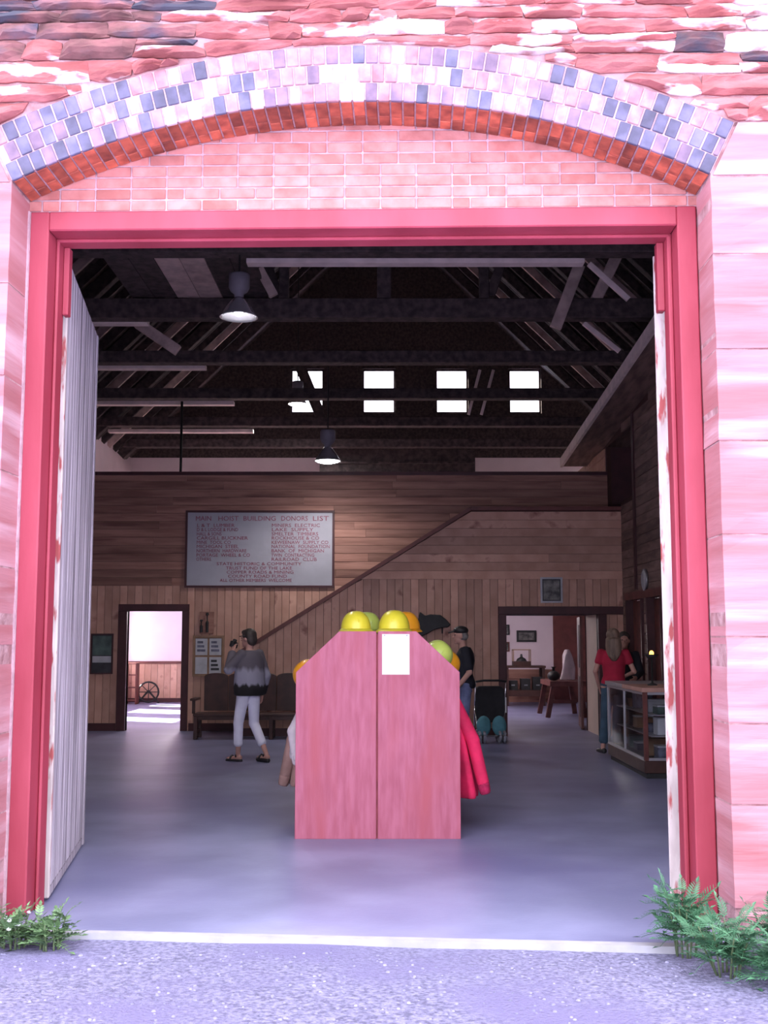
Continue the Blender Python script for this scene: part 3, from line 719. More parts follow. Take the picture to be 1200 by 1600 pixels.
for p0, p1 in (((SX0, YS - 0.02, slope(SX0) + 0.03), (SB.x, YS - 0.02, ST + 0.03)), ((SB.x, YS - 0.02, ST + 0.03), (XW, YS - 0.02, ST + 0.03))):
    mb = MB(); mb.bar(p0, p1, 0.13, 0.06); mb.build('stair_rail', m_trim_l, wall_stair)
st2 = MB(); st2.box((SB.x, YS + 0.08, ST - 0.04), (XW, YP - 0.03, ST)); st2.build('landing', m_groove, wall_stair)
mb = MB(); mb.box((SX0, YS - 0.055, 0), (DR[0] - 0.13, YS - 0.03, 0.13)); mb.build('skirting', m_trim, wall_stair)
dr = struct(empty('door_3'))
for a, b in (((DR[0] - 0.13, YS - 0.07, 0), (DR[0], YS + 0.10, DR[3])), ((DR[1], YS - 0.07, 0), (DR[1] + 0.14, YS + 0.10, DR[3])), ((DR[0] - 0.13, YS - 0.07, DR[3]), (XW, YS + 0.10, DR[3] + 0.13))):
    mb = MB(); mb.box(a, b); mb.build('casing', m_trim, dr, bevel=0.006)
# passage under the stairs: cream side lining, dark ceiling
mb = MB(); mb.box((DR[1], YS + 0.10, 0), (DR[1] + 0.06, YP, DR[3])); mb.build('passage_lining', m_lining, dr)
mb = MB(); mb.box((DR[0] - 0.06, YS + 0.10, 0), (DR[0], YP, DR[3])); mb.build('passage_lining', m_pine, dr)
mb = MB(); mb.box((DR[0] - 0.06, YS + 0.08, DR[3]), (DR[1] + 0.06, YP, DR[3] + 0.05)); mb.build('passage_ceiling', m_trim, dr)
# dark red door leaf standing open beyond the passage
lf = empty('panel_door', (3.46, YP + 0.16, 0.01), R(83), 'dark red panelled door leaf standing open beyond the right passage', 'door')
mb = MB(); mb.box((0, 0, 0), (0.95, 0.045, 1.94)); mb.build('slab', m_trim_l, lf, bevel=0.004)
for z0_, z1_ in ((0.2, 0.9), (1.05, 1.8)):
    mb = MB(); mb.box((0.15, 0.045, z0_), (0.80, 0.055, z1_)); mb.build('panel', m_trim, lf, bevel=0.004)

# right inner wall with overhang
DW = [(16.95, 18.05), (15.75, 16.65)]; DZ = 2.18; OP = (17.45, 18.38, 3.83, 4.95)
def eave_z(y): return 5.45 + (4.85 - 5.45) * (y - 13.8) / (21.4 - 13.8)
rw = MB()
ysx = [9.0, 15.75, 16.65, 16.95, 18.05, 18.53]
for i in range(len(ysx) - 1):
    a, b = ysx[i], ysx[i + 1]; lo_ = DZ if i in (1, 3) else 0
    if i == 3:
        rw.prism([(a, lo_), (b, lo_), (b, OP[2]), (a, OP[2])], XW + 0.03, XW + 0.10, 'x')
        rw.prism([(a, OP[2]), (OP[0], OP[2]), (OP[0], eave_z(OP[0])), (a, eave_z(a))], XW + 0.03, XW + 0.10, 'x')
    elif i == 4: rw.prism([(a, 0), (b, 0), (b, OP[2]), (a, OP[2])], XW + 0.03, XW + 0.10, 'x')
    else: rw.prism([(a, lo_), (b, lo_), (b, eave_z(b)), (a, eave_z(a))], XW + 0.03, XW + 0.10, 'x')
rw.prism([(OP[0], OP[3]), (19.62, OP[3]), (19.62, eave_z(19.62)), (OP[0], eave_z(OP[0]))], XW + 0.03, XW + 0.10, 'x')
rw.prism([(19.62, 2.9), (22.6, 2.9), (22.6, eave_z(22.6)), (19.62, eave_z(19.62))], XW + 0.03, XW + 0.10, 'x')
wall_gal = struct(rw.build('wall_gallery', m_groove))
z = 0.0; hb = 0.15
while z < 5.4:
    z2 = z + hb
    segs = []
    y = 9.0; e = min(18.42, 13.8 + (5.45 - z2) / 0.0789 if z2 > 4.85 else 18.42)
    cuts = [(9.0, e)]
    hs = [(q[0] - 0.0, q[1] + 0.0) for q in DW] if z < DZ + 0.05 else []
    if z2 > OP[2] and z < OP[3]: hs.append((OP[0], 19.6))
    for h0, h1 in hs:
        nc = []
        for c0, c1 in cuts:
            if h1 <= c0 or h0 >= c1: nc.append((c0, c1)); continue
            if h0 > c0: nc.append((c0, h0))
            if h1 < c1: nc.append((h1, c1))
        cuts = nc
    for c0, c1 in cuts:
        if c1 - c0 < 0.08: continue
        mb = MB(); mb.box((XW - rnd.uniform(0, 0.006), c0, z + 0.004), (XW + 0.03, c1, z2 - 0.004)); mb.build('board', m_sidewood, wall_gal)
    z = z2
z = 4.48
while z < 4.80:
    mb = MB(); mb.box((XW, 19.7, z + 0.004), (XW + 0.03, 22.6, z + 0.146)); mb.build('board', m_pine, wall_gal); z += 0.15
for y0_ in (17.30,):
    mb = MB(); mb.box((XW - 0.03, y0_, DZ + 0.15), (XW - 0.006, y0_ + 0.12, eave_z(y0_) - 0.08)); mb.build('post_trim', m_trim, wall_gal)
mb = MB(); mb.box((XW - 0.03, 15.6, DZ), (XW - 0.006, 18.2, DZ + 0.12)); mb.build('door_head', m_trim_l, wall_gal)
# dark room behind the openings
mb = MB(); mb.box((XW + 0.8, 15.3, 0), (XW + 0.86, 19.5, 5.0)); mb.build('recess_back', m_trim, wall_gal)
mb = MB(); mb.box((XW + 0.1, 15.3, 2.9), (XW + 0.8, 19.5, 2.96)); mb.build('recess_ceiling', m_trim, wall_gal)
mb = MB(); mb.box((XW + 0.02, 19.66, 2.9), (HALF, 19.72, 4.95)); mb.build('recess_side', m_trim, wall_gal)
for i, (a, b) in enumerate(DW):
    dd = struct(empty('door_%d' % (i + 4), (XW + 0.07, a, 0)))
    mb = MB(); mb.box((0, 0.04, 0.01), (0.04, b - a - 0.04, DZ - 0.02)); s_ = mb.build('slab', m_redwood, dd)
    mb = MB(); mb.box((-0.115, 0, 0), (0.0, 0.06, DZ)); mb.box((-0.115, b - a - 0.06, 0), (0.0, b - a, DZ)); mb.build('casing', m_trim, dd)
# overhanging eave: fascia, soffit, top
ev = MB(); e0, e1 = 9.0, 21.4
ev.prism([(e0, eave_z(e0) + 0.0), (e1, eave_z(e1)), (e1, eave_z(e1) + 0.17), (e0, eave_z(e0) + 0.17)], 3.40, 3.45, 'x')
fascia = ev.build('fascia', m_pale, wall_gal)
ev = MB(); ev.prism([(e0, eave_z(e0) + 0.02), (e1, eave_z(e1) + 0.02), (e1, eave_z(e1) + 0.06), (e0, eave_z(e0) + 0.06)], 3.45, HALF, 'x')
ev.build('soffit', m_sidewood, wall_gal)

# loft floor over the side rooms, rooms behind the partition
lo_ = MB(); lo_.box((-HALF, YP + 0.12, 2.75), (HALF, YB, 2.9)); struct(lo_.build('ceiling_rooms', m_cream))
mb = MB(); mb.box((-1.2, YP + 0.12, 0), (-1.1, YB, 2.75)); struct(mb.build('wall_room', m_white_wall))
a = at(500, 705, 26.9); b = at(742, 742, 26.9)
lb = MB(); lb.box((a.x, 26.8, 4.9), (b.x, 26.9, a.z + 0.02)); lb = tag(lb.build('loft_screen', m_timber), 'dark boarded screen up in the loft below the far windows', 'screen')
for i in range(3):
    mb = MB(); mb.box((a.x, 26.76, 5.0 + i * 0.38), (b.x, 26.80, 5.0 + i * 0.38 + 0.05)); mb.build('batten', m_timber, lb)
for x in (a.x + 0.1, b.x - 0.1):
    mb = MB(); mb.box((x - 0.05, 26.8, 2.903), (x + 0.05, 26.9, 4.9)); mb.build('post', m_timber, lb)
# wainscot on the rear wall inside the two rooms
boards_v(wall_rear, -HALF, -1.2, 0.0, 0.94, YB - 0.002, m_pine, 0.16)
mb = MB(); mb.box((-HALF, YB - 0.06, 0.94), (-1.2, YB, 1.0)); mb.build('chair_rail', m_trim_l, wall_rear)
mb = MB(); mb.box((-HALF, YB - 0.06, 0.0), (-1.2, YB - 0.035, 0.10)); mb.build('skirting', m_trim, wall_rear)
mb = MB(); mb.box((-1.1, YB - 0.03, 0.0), (4.2, YB - 0.002, 0.80)); mb.build('dado', m_pine_d, wall_rear)
mb = MB(); mb.box((4.2, YB - 0.05, 0.0), (6.3, YB - 0.002, 2.75)); mb.build('red_boarding', m_trim_l, wall_rear)

# ------------------------------------------------------------------ hanging lamps
def lamp(px, py, Y, on, power, label, top):
    c = at(px, py, Y); root = empty('hanging_lamp', c, 0, label, 'lamp', 'hanging factory lamps')
    mb = MB(); mb.lathe([(0.03, 0.52), (0.115, 0.52), (0.125, 0.50), (0.125, 0.36), (0.10, 0.31), (0.06, 0.28), (0.05, 0.22)], 18); mb.build('ballast_housing', m_housing, root, True)
    mb = MB(); mb.lathe([(0.05, 0.24), (0.09, 0.20), (0.15, 0.12), (0.205, 0.03), (0.225, 0.0), (0.215, 0.0), (0.195, 0.03), (0.14, 0.115), (0.08, 0.19), (0.04, 0.22)], 24)
    mb.build('reflector', m_refl, root, True)
    mb = MB(); mb.lathe([(0.02, 0.19), (0.05, 0.14), (0.06, 0.09), (0.05, 0.04), (0.02, 0.015)], 14); mb.build('bulb', m_bulb, root, True)
    if on > 1:
        mb = MB(); mb.lathe([(0.20, 0.012), (0.17, -0.01), (0.10, -0.028), (0.02, -0.032)], 20); mb.build('lens', m_bulb, root, True)
    mb = MB(); mb.tube([(0, 0, 0.52), (0, 0, top - c.z)], 0.012); mb.build('cord', m_iron, root)
    d = bpy.data.lights.new('lamp_light', 'SPOT'); d.energy = power; d.shadow_soft_size = 0.15; d.color = (1, 0.93, 0.92); d.spot_size = R(150); d.spot_blend = 0.6
    o = bpy.data.objects.new('lamp_light', d); COL.objects.link(o); o.parent = root; o.location = (0, 0, -0.06)
    return root
lamp(373, 496, 12.75, 1, 32, 'grey bell-shaped hanging lamp nearest the doorway, upper left', 6.06)
lamp(465, 632, 24.6, 2, 170, 'hanging lamp glowing below the leftmost far window', 10.45)
lamp(512, 721, 18.2, 2, 30, 'lowest hanging lamp, glowing just above the partition', 6.06)

# added lamps, unseen above the door heads, to brighten the rooms behind
def room_fill(x, y, z, e, s=0.8, col=(1, 0.92, 0.95)):
    root = empty('added_fill_lamp', (x, y, z), 0, 'added unseen fill lamp in the room %s' % ('behind the right passage' if x > 0 else 'behind the left doorway'), 'lamp')
    mb = MB(); mb.lathe([(0.24, 0.0), (0.26, -0.04), (0.22, -0.09), (0.08, -0.11)], 20); mb.build('shade', m_bulb, root, True)
    d = bpy.data.lights.new('room_fill', 'POINT'); d.energy = e; d.shadow_soft_size = 0.25; d.color = col
    o = bpy.data.objects.new('room_fill', d); COL.objects.link(o); o.parent = root; o.location = (0, 0, -0.4)
room_fill(1.6, 24.0, 2.75, 22)
room_fill(-3.8, 23.0, 2.75, 32)
#OBJECTS
# ================================================================== THINGS
def box_part(name, a, b, mat, parent, bevel=0.0, mtx=None):
    mb = MB(); mb.box(a, b, mtx); return mb.build(name, mat, parent, bevel=bevel)

# ------------------------------------------------------------------ hard hat and coat rack
RY = 9.15; RL = 2.1
rk = empty('coat_rack', (0, RY, 0), 0, 'rose painted plywood rack with clipped corners holding hard hats and coats', 'rack')
LP_ = [(-0.712, 0), (-0.063, 0), (-0.063, 1.645), (-0.364, 1.645), (-0.712, 1.316)]
RP_ = [(-0.049, 0), (0.612, 0), (0.612, 1.316), (0.262, 1.645), (-0.049, 1.645)]
for yy in (0.0, RL):
    for pol in (LP_, RP_):
        mb = MB(); mb.prism(pol, yy, yy + 0.02); mb.build('end_panel', m_ply, rk, bevel=0.002)
for x0, x1 in ((-0.36, -0.07), (-0.045, 0.258)):
    box_part('top_shelf', (x0, 0.02, 1.60), (x1, RL, 1.622), m_ply_edge, rk)
for s, xa, za, xb, zb in ((-1, -0.37, 1.47, -0.70, 1.155), (1, 0.268, 1.55, 0.60, 1.235)):
    mb = MB(); mb.prism([(xa, za), (xb, zb), (xb, zb - 0.02), (xa, za - 0.02)], 0.02, RL); mb.build('sloping_shelf', m_ply_edge, rk)
    xx = -0.56 if s < 0 else 0.46
    box_part('back_board', (xx - 0.01, 0.02, 0.05), (xx + 0.01, RL, 1.33), m_ply_edge, rk)
    for j in range(5):
        y = 0.25 + j * 0.4; mb = MB(); mb.tube([(xx, y, 1.16), (xx + s * 0.13, y, 1.19)], 0.014); mb.build('peg', m_ply_edge, rk)
box_part('centre_post', (-0.066, 0.02, 0), (-0.046, 0.06, 1.62), m_ply_edge, rk)
ph = tag(box_part('paper_notice', (0, 0, 0), (0.222, 0.002, 0.325), m_paper, None), 'blank white sheet of paper pinned on the rack panel', 'paper')
c = at(597, 1054, RY - 0.004); ph.location = (c.x, RY - 0.0032, c.z)
for x in (0.02, 0.202):
    mb = MB(); mb.lathe([(0.006, 0), (0.006, 0.003), (0.003, 0.006)], 8); p = mb.build('pin', m_steel, ph); p.location = (x, 0, 0.315); p.rotation_euler = (R(90), 0, 0)

def hat_meshes(mat):
    mb = MB(); prof = []
    for i in range(10):
        t = R(90 * i / 9.0); prof.append((0.120 * math.cos(t) ** 0.82 + 0.001, 0.018 + 0.137 * math.sin(t)))
    mb.lathe([(0.112, 0.012), (0.12, 0.0)] + prof, 24, sx=1.0, sy=1.18)
    shell = mb.mesh('shell', mat, True)
    mb = MB(); ring = []
    n = 28
    for r_, z_ in ((0.112, 0.014), (0.118, 0.004), (1, -0.001), (2, 0.004), (0.120, 0.022)):
        row = []
        for k in range(n):
            a = 2 * math.pi * k / n; fr_ = max(0, -math.sin(a)) ** 1.5
            if r_ == 1: rr = 0.140 + 0.035 * fr_; zz = z_ - 0.012 * fr_
            elif r_ == 2: rr = 0.140 + 0.035 * fr_; zz = z_ - 0.010 * fr_
            else: rr, zz = r_, z_
            row.append((rr * math.cos(a), rr * 1.16 * math.sin(a), zz))
        ring.append(row)
    mb.rings(ring, caps=False, closed=True); brim = mb.mesh('brim', mat, True)
    mb = MB(); pts = [(0, 0.134 * math.cos(R(a)), 0.014 + 0.126 * math.sin(R(a))) for a in range(15, 166, 10)]
    mb.tube(pts, [0.008] + [0.016] * (len(pts) - 2) + [0.008], 10); ridge = mb.mesh('ridge', mat, True)
    mb = MB(); mb.lathe([(0.098, 0.022), (0.098, -0.014), (0.093, -0.014), (0.093, 0.022)], 20, sy=1.18); band = mb.mesh('head_band', m_hat_in, True)
    return shell, brim, ridge, band
HM = {'y': hat_meshes(m_hat_y), 'g': hat_meshes(m_hat_g), 'o': hat_meshes(m_hat_o)}
def hat(kind, loc, rz, label, tilt=0.0, s=1.0):
    r = empty('hard_hat', loc, 0, label, 'hard hat', 'hard hats on the rack'); r.rotation_euler = (0, tilt, 0)
    r.rotation_mode = 'XYZ'; r.scale = (s * 1.06, s * 1.06, s * (1.13 if not tilt else 1.0))
    for n_, me in zip(('shell', 'brim', 'ridge', 'head_band'), HM[kind]):
        o = link(n_, me, r); o.rotation_euler = (0, 0, rz)
TZ = 1.622 + 0.022
hat('y', (-0.235, 9.42, TZ), R(8), 'bright yellow hard hat at the front left of the rack top', s=0.98)
hat('y', (0.085, 9.42, TZ), R(-6), 'bright yellow hard hat above the white paper', s=1.02)
hat('g', (-0.15, 9.80, TZ), R(20), 'pale yellow hard hat behind the front left one on the rack top', s=0.98)
hat('o', (0.185, 9.80, TZ), R(-15), 'orange-yellow hard hat behind the one above the paper')
hat('y', (-0.20, 10.2, TZ), R(0), 'yellow hard hat third in line on the rack top, left side')
hat('y', (0.10, 10.2, TZ), R(0), 'yellow hard hat third in line on the rack top, right side')
def slope_pt(s, f):
    xa, za, xb, zb = (-0.37, 1.47, -0.70, 1.155) if s < 0 else (0.268, 1.55, 0.60, 1.235)
    nx, nz = (za - zb), abs(xb - xa); l = math.hypot(nx, nz); off = 0.018
    return xa + (xb - xa) * f + s * nx / l * off, za + (zb - za) * f + nz / l * off
TLT = math.atan2(0.315, 0.332)
for s, f, y, kind, lab in ((1, 0.44, 9.42, 'g', 'lime hard hat tilted on the right slope of the rack'), (1, 0.70, 9.80, 'o', 'orange hard hat low on the right slope behind the lime one'),
                           (-1, 0.70, 9.45, 'o', 'orange hard hat low on the left slope of the rack')):
    x, z = slope_pt(s, f); hat(kind, (x, y, z), R(0), lab, tilt=s * TLT)

# coats hanging on the pegs
def coat(name, label, mat, matc, sx, y, top, cuff, hem, body_w=0.20, fold=0.0, elbow=None, sl_r=0.055, loc_x=0.0):
    root = empty(name, (loc_x, y, 0.0), 0, label, 'coat', 'coats on the rack pegs')
    mb = MB()
    mb.loft([(top[0], 0, top[1], 0.03, 0.05), (top[0] + sx * 0.01, 0, top[1] - 0.06, 0.05, body_w * 0.7), (top[0] + sx * 0.03, 0, top[1] - 0.2, 0.065, body_w),
             ((top[0] + hem[0]) / 2 + sx * 0.02, 0, (top[1] + hem[1]) / 2, 0.07, body_w * 1.02), (hem[0], 0, hem[1] + 0.04, 0.075, body_w * 1.05), (hem[0], 0, hem[1], 0.07, body_w * 1.04)], 20)
    body = blob(mb, 'coat_body', mat, root, 0.013, 3)
    for v in body.data.vertices:
        v.co.x += sx * 0.022 * math.sin(v.co.y * 34 + 1.0 + v.co.z * 2.0) * min(1, max(0, (top[1] - v.co.z) / 0.4))
    e = elbow or ((top[0] + sx * 0.04 + cuff[0]) / 2 + sx * 0.01, (top[1] + cuff[1]) / 2)
    for yo, k in ((-body_w * 0.75, 1.0), (body_w * 0.75, 0.94)):
        mb = MB(); p0 = Vector((top[0] + sx * 0.03, yo * 0.8, top[1] - 0.10)); p1 = Vector((e[0] * k, yo * 1.08, e[1])); p2 = Vector((cuff[0] * k, yo, cuff[1]))
        mb.cap(p0, p1, sl_r * 1.15, sl_r * 1.05); mb.cap(p1, p2, sl_r * 1.05, sl_r * 0.95)
        blob(mb, 'sleeve', mat, root, 0.012, 2)
        d = (p2 - p1).normalized(); mb = MB(); mb.tube([p2 + d * 0.02, p2 + d * 0.05, p2 + d * 0.10, p2 + d * 0.115], [sl_r * 0.8, sl_r * 0.82, sl_r * 0.75, sl_r * 0.6], 12)
        mb.build('cuff', matc, root, True)
    mb = MB(); mb.tube([(top[0], -0.07, top[1] + 0.0), (top[0] + sx * 0.03, -0.04, top[1] + 0.035), (top[0] + sx * 0.03, 0.04, top[1] + 0.035), (top[0], 0.07, top[1])], 0.016, 8); mb.build('collar', matc, root, True)
    return root
coat('red_coat', 'bright red coat hanging with its sleeve out beside the rack', m_coat_red, m_coat_red_d, 1, 9.62, (0.535, 1.19), (0.815, 0.42), (0.70, 0.27), sl_r=0.062, elbow=(0.735, 0.75))
coat('white_coat', 'off-white coat hanging on the left side of the rack', m_coat_white, m_coat_white, -1, 9.60, (-0.645, 1.08), (-0.735, 0.66), (-0.70, 0.58), elbow=(-0.755, 0.82), sl_r=0.05)
coat('tan_coat', 'tan coat hanging behind the white one on the left', m_coat_tan, m_coat_tan, -1, 10.15, (-0.645, 1.08), (-0.86, 0.42), (-0.76, 0.30), elbow=(-0.80, 0.7), sl_r=0.06)
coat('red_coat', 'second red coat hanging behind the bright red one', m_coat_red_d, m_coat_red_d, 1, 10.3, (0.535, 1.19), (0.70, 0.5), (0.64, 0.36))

# dark iron relic on the stair wall
c = at(655, 990, YS - 0.1)
out = [(656, 956), (664, 962), (672, 960), (688, 961), (697, 968), (704, 976), (700, 980), (690, 981), (678, 984), (668, 990), (655, 996), (650, 985)]
pol = [(at(x, y, YS - 0.1).x, at(x, y, YS - 0.1).z) for x, y in out]
rl_ = empty('iron_relic', (0, YS - 0.036, 0), 0, 'jagged dark iron relic hanging on the pine wall behind the hard hats', 'relic')
mb = MB(); mb.prism(pol, -0.14, 0.0); mb.build('plate', m_iron, rl_, bevel=0.01)
a = at(691, 981, YS - 0.1); mb = MB(); mb.tube([(a.x, -0.06, a.z), (a.x, -0.06, a.z - 0.09)], 0.012); mb.build('hook', m_iron, rl_)

# ------------------------------------------------------------------ people
def hand(mb, w, d, palm_n, thumb_side, s=1.0, curl=0.5):
    """palm + five separate fingers; w wrist, d along the hand, palm_n out of the palm, thumb_side towards the thumb"""
    w = Vector(w); d = Vector(d).normalized(); t = Vector(thumb_side); t = (t - d * t.dot(d)).normalized(); p = Vector(palm_n); p = (p - d * p.dot(d) - t * p.dot(t)).normalized()
    for k in (-1, 0, 1): mb.cap(w + t * k * 0.018 * s, w + d * 0.075 * s + t * k * 0.026 * s, 0.016 * s, 0.014 * s, 8)
    for k, ln in ((1.5, 0.068), (0.5, 0.078), (-0.5, 0.072), (-1.5, 0.056)):
        b = w + d * 0.085 * s + t * k * 0.0205 * s
        m1 = b + (d * math.cos(curl) + p * math.sin(curl)) * ln * 0.5 * s; e = m1 + (d * math.cos(curl * 2) + p * math.sin(curl * 2)) * ln * 0.5 * s
        mb.cap(b, m1, 0.0095 * s, 0.009 * s, 8); mb.cap(m1, e, 0.009 * s, 0.0078 * s, 8)
    b = w + d * 0.025 * s + t * 0.024 * s; m1 = b + (d * 0.6 + t * 0.75 + p * 0.2).normalized() * 0.038 * s; e = m1 + (d * 0.95 + t * 0.2 + p * 0.35).normalized() * 0.030 * s
    mb.cap(b, m1, 0.012 * s, 0.0105 * s, 8); mb.cap(m1, e, 0.0105 * s, 0.0085 * s, 8)

def person(loc, rz, label, J, H=1.7, female=True, voxel=0.009):
    """J: joint overrides in a 1.7 m figure facing +y."""
    root = empty('person', loc, rz, label, 'person'); root.scale = (H / 1.7,) * 3
    j = dict(head=(0, 0.02, 1.585), neck=(0, -0.01, 1.42), chest=(0, 0, 1.25), waist=(0, 0.0, 1.07), pelvis=(0, 0, 0.93),
             shL=(-0.165, -0.01, 1.375), shR=(0.165, -0.01, 1.375), elL=(-0.225, -0.02, 1.10), elR=(0.225, -0.02, 1.10), wrL=(-0.24, 0.05, 0.87), wrR=(0.24, 0.05, 0.87),
             hiL=(-0.085, 0, 0.90), hiR=(0.085, 0, 0.90), knL=(-0.095, 0.02, 0.49), knR=(0.095, 0.02, 0.49), anL=(-0.095, -0.02, 0.085), anR=(0.095, -0.02, 0.085),
             ftL=0.0, ftR=0.0, turn=0.0)
    j.update(J)
    V = {k: Vector(v) if isinstance(v, tuple) else v for k, v in j.items()}
    mb = MB(); h = V['head']; tr = Matrix.Rotation(V['turn'], 3, 'Z'); hp = lambda x, y, z: h + tr @ Vector((x, y, z))
    mb.ell(h + Vector((0, 0, 0.015)), (0.074, 0.092, 0.10)); mb.ell(hp(0, 0.025, -0.045), (0.058, 0.066, 0.072))          # skull, jaw
    mb.cap(hp(0, 0.085, 0.005), hp(0, 0.108, -0.022), 0.010, 0.014, 8)                                                   # nose
    mb.cap(hp(-0.02, 0.078, -0.060), hp(0.02, 0.078, -0.060), 0.011, 0.011, 8); mb.ell(hp(0, 0.070, -0.095), (0.028, 0.022, 0.02))   # lips, chin
    for s in (-1, 1): mb.ell(hp(s * 0.076, -0.005, -0.008), (0.010, 0.018, 0.030)); mb.cap(hp(s * 0.015, 0.088, 0.028), hp(s * 0.048, 0.076, 0.026), 0.010, 0.009, 8)
    mb.cap(V['neck'] + Vector((0, 0, -0.06)), h + tr @ Vector((0, -0.012, -0.05)), 0.058, 0.052)
    sw = (V['shR'] - V['shL']); ax = sw.normalized()
    sc = 0.94 if female else 1.06
    c_, w_, p_ = V['chest'], V['waist'], V['pelvis']
    torso = lambda o: [(p_.x, p_.y, p_.z - 0.09, 0.12 * sc + o, 0.095 * sc + o), (p_.x, p_.y - 0.01, p_.z, (0.165 if female else 0.155) + o, 0.115 * sc + o), (w_.x, w_.y, w_.z, (0.125 if female else 0.150) + o, 0.095 * sc + o),
                       (c_.x, c_.y, c_.z, 0.150 * sc + o, 0.110 * sc + o), (c_.x, c_.y - 0.005, c_.z + 0.09, 0.155 * sc + o, 0.10 * sc + o), (c_.x, c_.y - 0.01, c_.z + 0.155, 0.10 + o, 0.068 + o), (c_.x, c_.y - 0.01, c_.z + 0.185, 0.06 + o, 0.05 + o)]
    mb.loft(torso(0))
    am = 0.9 if female else 1.1
    for q in 'LR':
        s = -1 if q == 'L' else 1
        mb.cap(V['sh' + q], V['el' + q], 0.050 * am, 0.040 * am); mb.cap(V['el' + q], V['wr' + q], 0.040 * am, 0.028 * am)
        d = (V['wr' + q] - V['el' + q]).normalized()
        side = Vector((0, 1, 0)) if abs(d.z) > 0.6 else Vector((0, 0, 1)); pn = Vector((-s, 0, 0)) if abs(d.z) > 0.6 else Vector((-s, 0, -0.3))
        hand(mb, V['wr' + q] + d * 0.015, d, pn, side, 0.95 if female else 1.08)
        mb.cap(V['hi' + q], V['kn' + q], 0.082, 0.050); kn, an = V['kn' + q], V['an' + q]; calf = kn + (an - kn) * 0.3 + Vector((0, -0.012, 0))
        mb.cap(kn, calf, 0.050, 0.050); mb.cap(calf, an, 0.049, 0.034)
        fa = V['ft' + q]; fd = Vector((math.sin(fa), math.cos(fa), 0)); hz = an.z - 0.05
        mb.cap(an + Vector((0, 0, -0.045)) - fd * 0.03, an + fd * 0.12 + Vector((0, 0, -0.058)), 0.036, 0.026); mb.cap(an + fd * 0.10 + Vector((0, 0, -0.058)), an + fd * 0.17 + Vector((0, 0, -0.062)), 0.030, 0.020)
    blob(mb, 'body', m_skin, root, voxel, 2, 0.5)
    for s in (-1, 1):
        e = MB(); e.ell(hp(s * 0.031, 0.083, 0.008), (0.010, 0.008, 0.007), 8, 6); e.build('eye', m_eye, root, True)
    return root, V, torso, hp, am, sc
def sleeves(mb, V, am, o, to=1.0, which='LR'):
    for q in which:
        a, b = V['sh' + q], V['el' + q]
        if to <= 1: mb.cap(a, a + (b - a) * to, 0.052 * am + o, 0.044 * am + o)
        else:
            mb.cap(a, b, 0.052 * am + o, 0.044 * am + o); c = b + (V['wr' + q] - b) * (to - 1); mb.cap(b, c, 0.044 * am + o, 0.036 * am + o * 1.1)
def legs(mb, V, o, to=2.0, flare=0.0):
    for q in 'LR':
        a, b, c = V['hi' + q], V['kn' + q], V['an' + q]
        mb.cap(a, b, 0.092 + o, 0.064 + o)
        e = b + (c - b) * (to - 1); mb.cap(b, e, 0.064 + o, 0.050 + o + flare)
def shoe(root, V, q, mat, name='shoe', high=0.0, thick=0.004, sole=0.02, sandal=False):
    an = V['an' + q]; fa = V['ft' + q]; fd = Vector((math.sin(fa), math.cos(fa), 0)); b = Vector((an.x, an.y, an.z))
    mb = MB()
    if sandal:
        mb.cap(b - fd * 0.035 + Vector((0, 0, -0.085)), b + fd * 0.17 + Vector((0, 0, -0.087)), 0.036, 0.034, 12)
        o = MB(); o.tube([b + fd * 0.10 + Vector((math.cos(fa) * t * 0.05, -math.sin(fa) * t * 0.05, -0.075 + 0.055 * (1 - t * t))) for t in (-1, -0.6, 0, 0.6, 1)], 0.013, 8); o.build('sandal_strap', mat, root, True)
        o = MB(); o.tube([b + Vector((math.cos(fa) * t * 0.046, -math.sin(fa) * t * 0.046, -0.03 + 0.02 * (1 - t * t))) + fd * (0.03 * (1 - t * t)) for t in (-1, -0.5, 0, 0.5, 1)], 0.011, 8); o.build('sandal_strap', mat, root, True)
        so = blob(mb, 'sandal_sole', mat, root, 0.010, 1)
        for v in so.data.vertices: v.co.z = max(v.co.z, -0.002) if v.co.z < b.z - 0.06 else v.co.z
    else:
        mb.cap(b - fd * 0.03 + Vector((0, 0, -0.045)), b + fd * 0.12 + Vector((0, 0, -0.052)), 0.042, 0.034); mb.cap(b + fd * 0.10 + Vector((0, 0, -0.052)), b + fd * 0.18 + Vector((0, 0, -0.056)), 0.036, 0.026)
        blob(mb, name, mat, root, 0.010, 2)

# woman in the striped sweater, walking past the bench
c = at(388, 1188, 14.7)
r, V, torso, hp, am, sc = person((c.x, 14.7, 0.0), R(52), 'woman in striped grey sweater and white capri trousers walking by the bench',
    dict(elL=(-0.28, 0.10, 1.19), wrL=(-0.13, 0.18, 1.42), elR=(0.25, -0.06, 1.10), wrR=(0.26, 0.02, 0.86), hiL=(-0.08, 0.02, 0.90), knL=(-0.09, 0.10, 0.50), anL=(-0.06, 0.13, 0.095),
         knR=(0.085, -0.01, 0.49), anR=(0.08, -0.24, 0.115), ftL=R(-5), ftR=R(10), head=(0, 0.03, 1.585), turn=R(10)), H=1.69)
mb = MB(); t = torso(0.055); t[0] = (0, 0, 0.85, 0.215, 0.175); t[1] = (0, -0.01, 0.95, 0.235, 0.185); t[2] = (0, 0, 1.07, 0.225, 0.175); t[3] = (0, 0, 1.25, 0.215, 0.16); mb.loft(t); sleeves(mb, V, am, 0.030, 1.80); blob(mb, 'sweater', m_sweater, r, 0.012, 4)
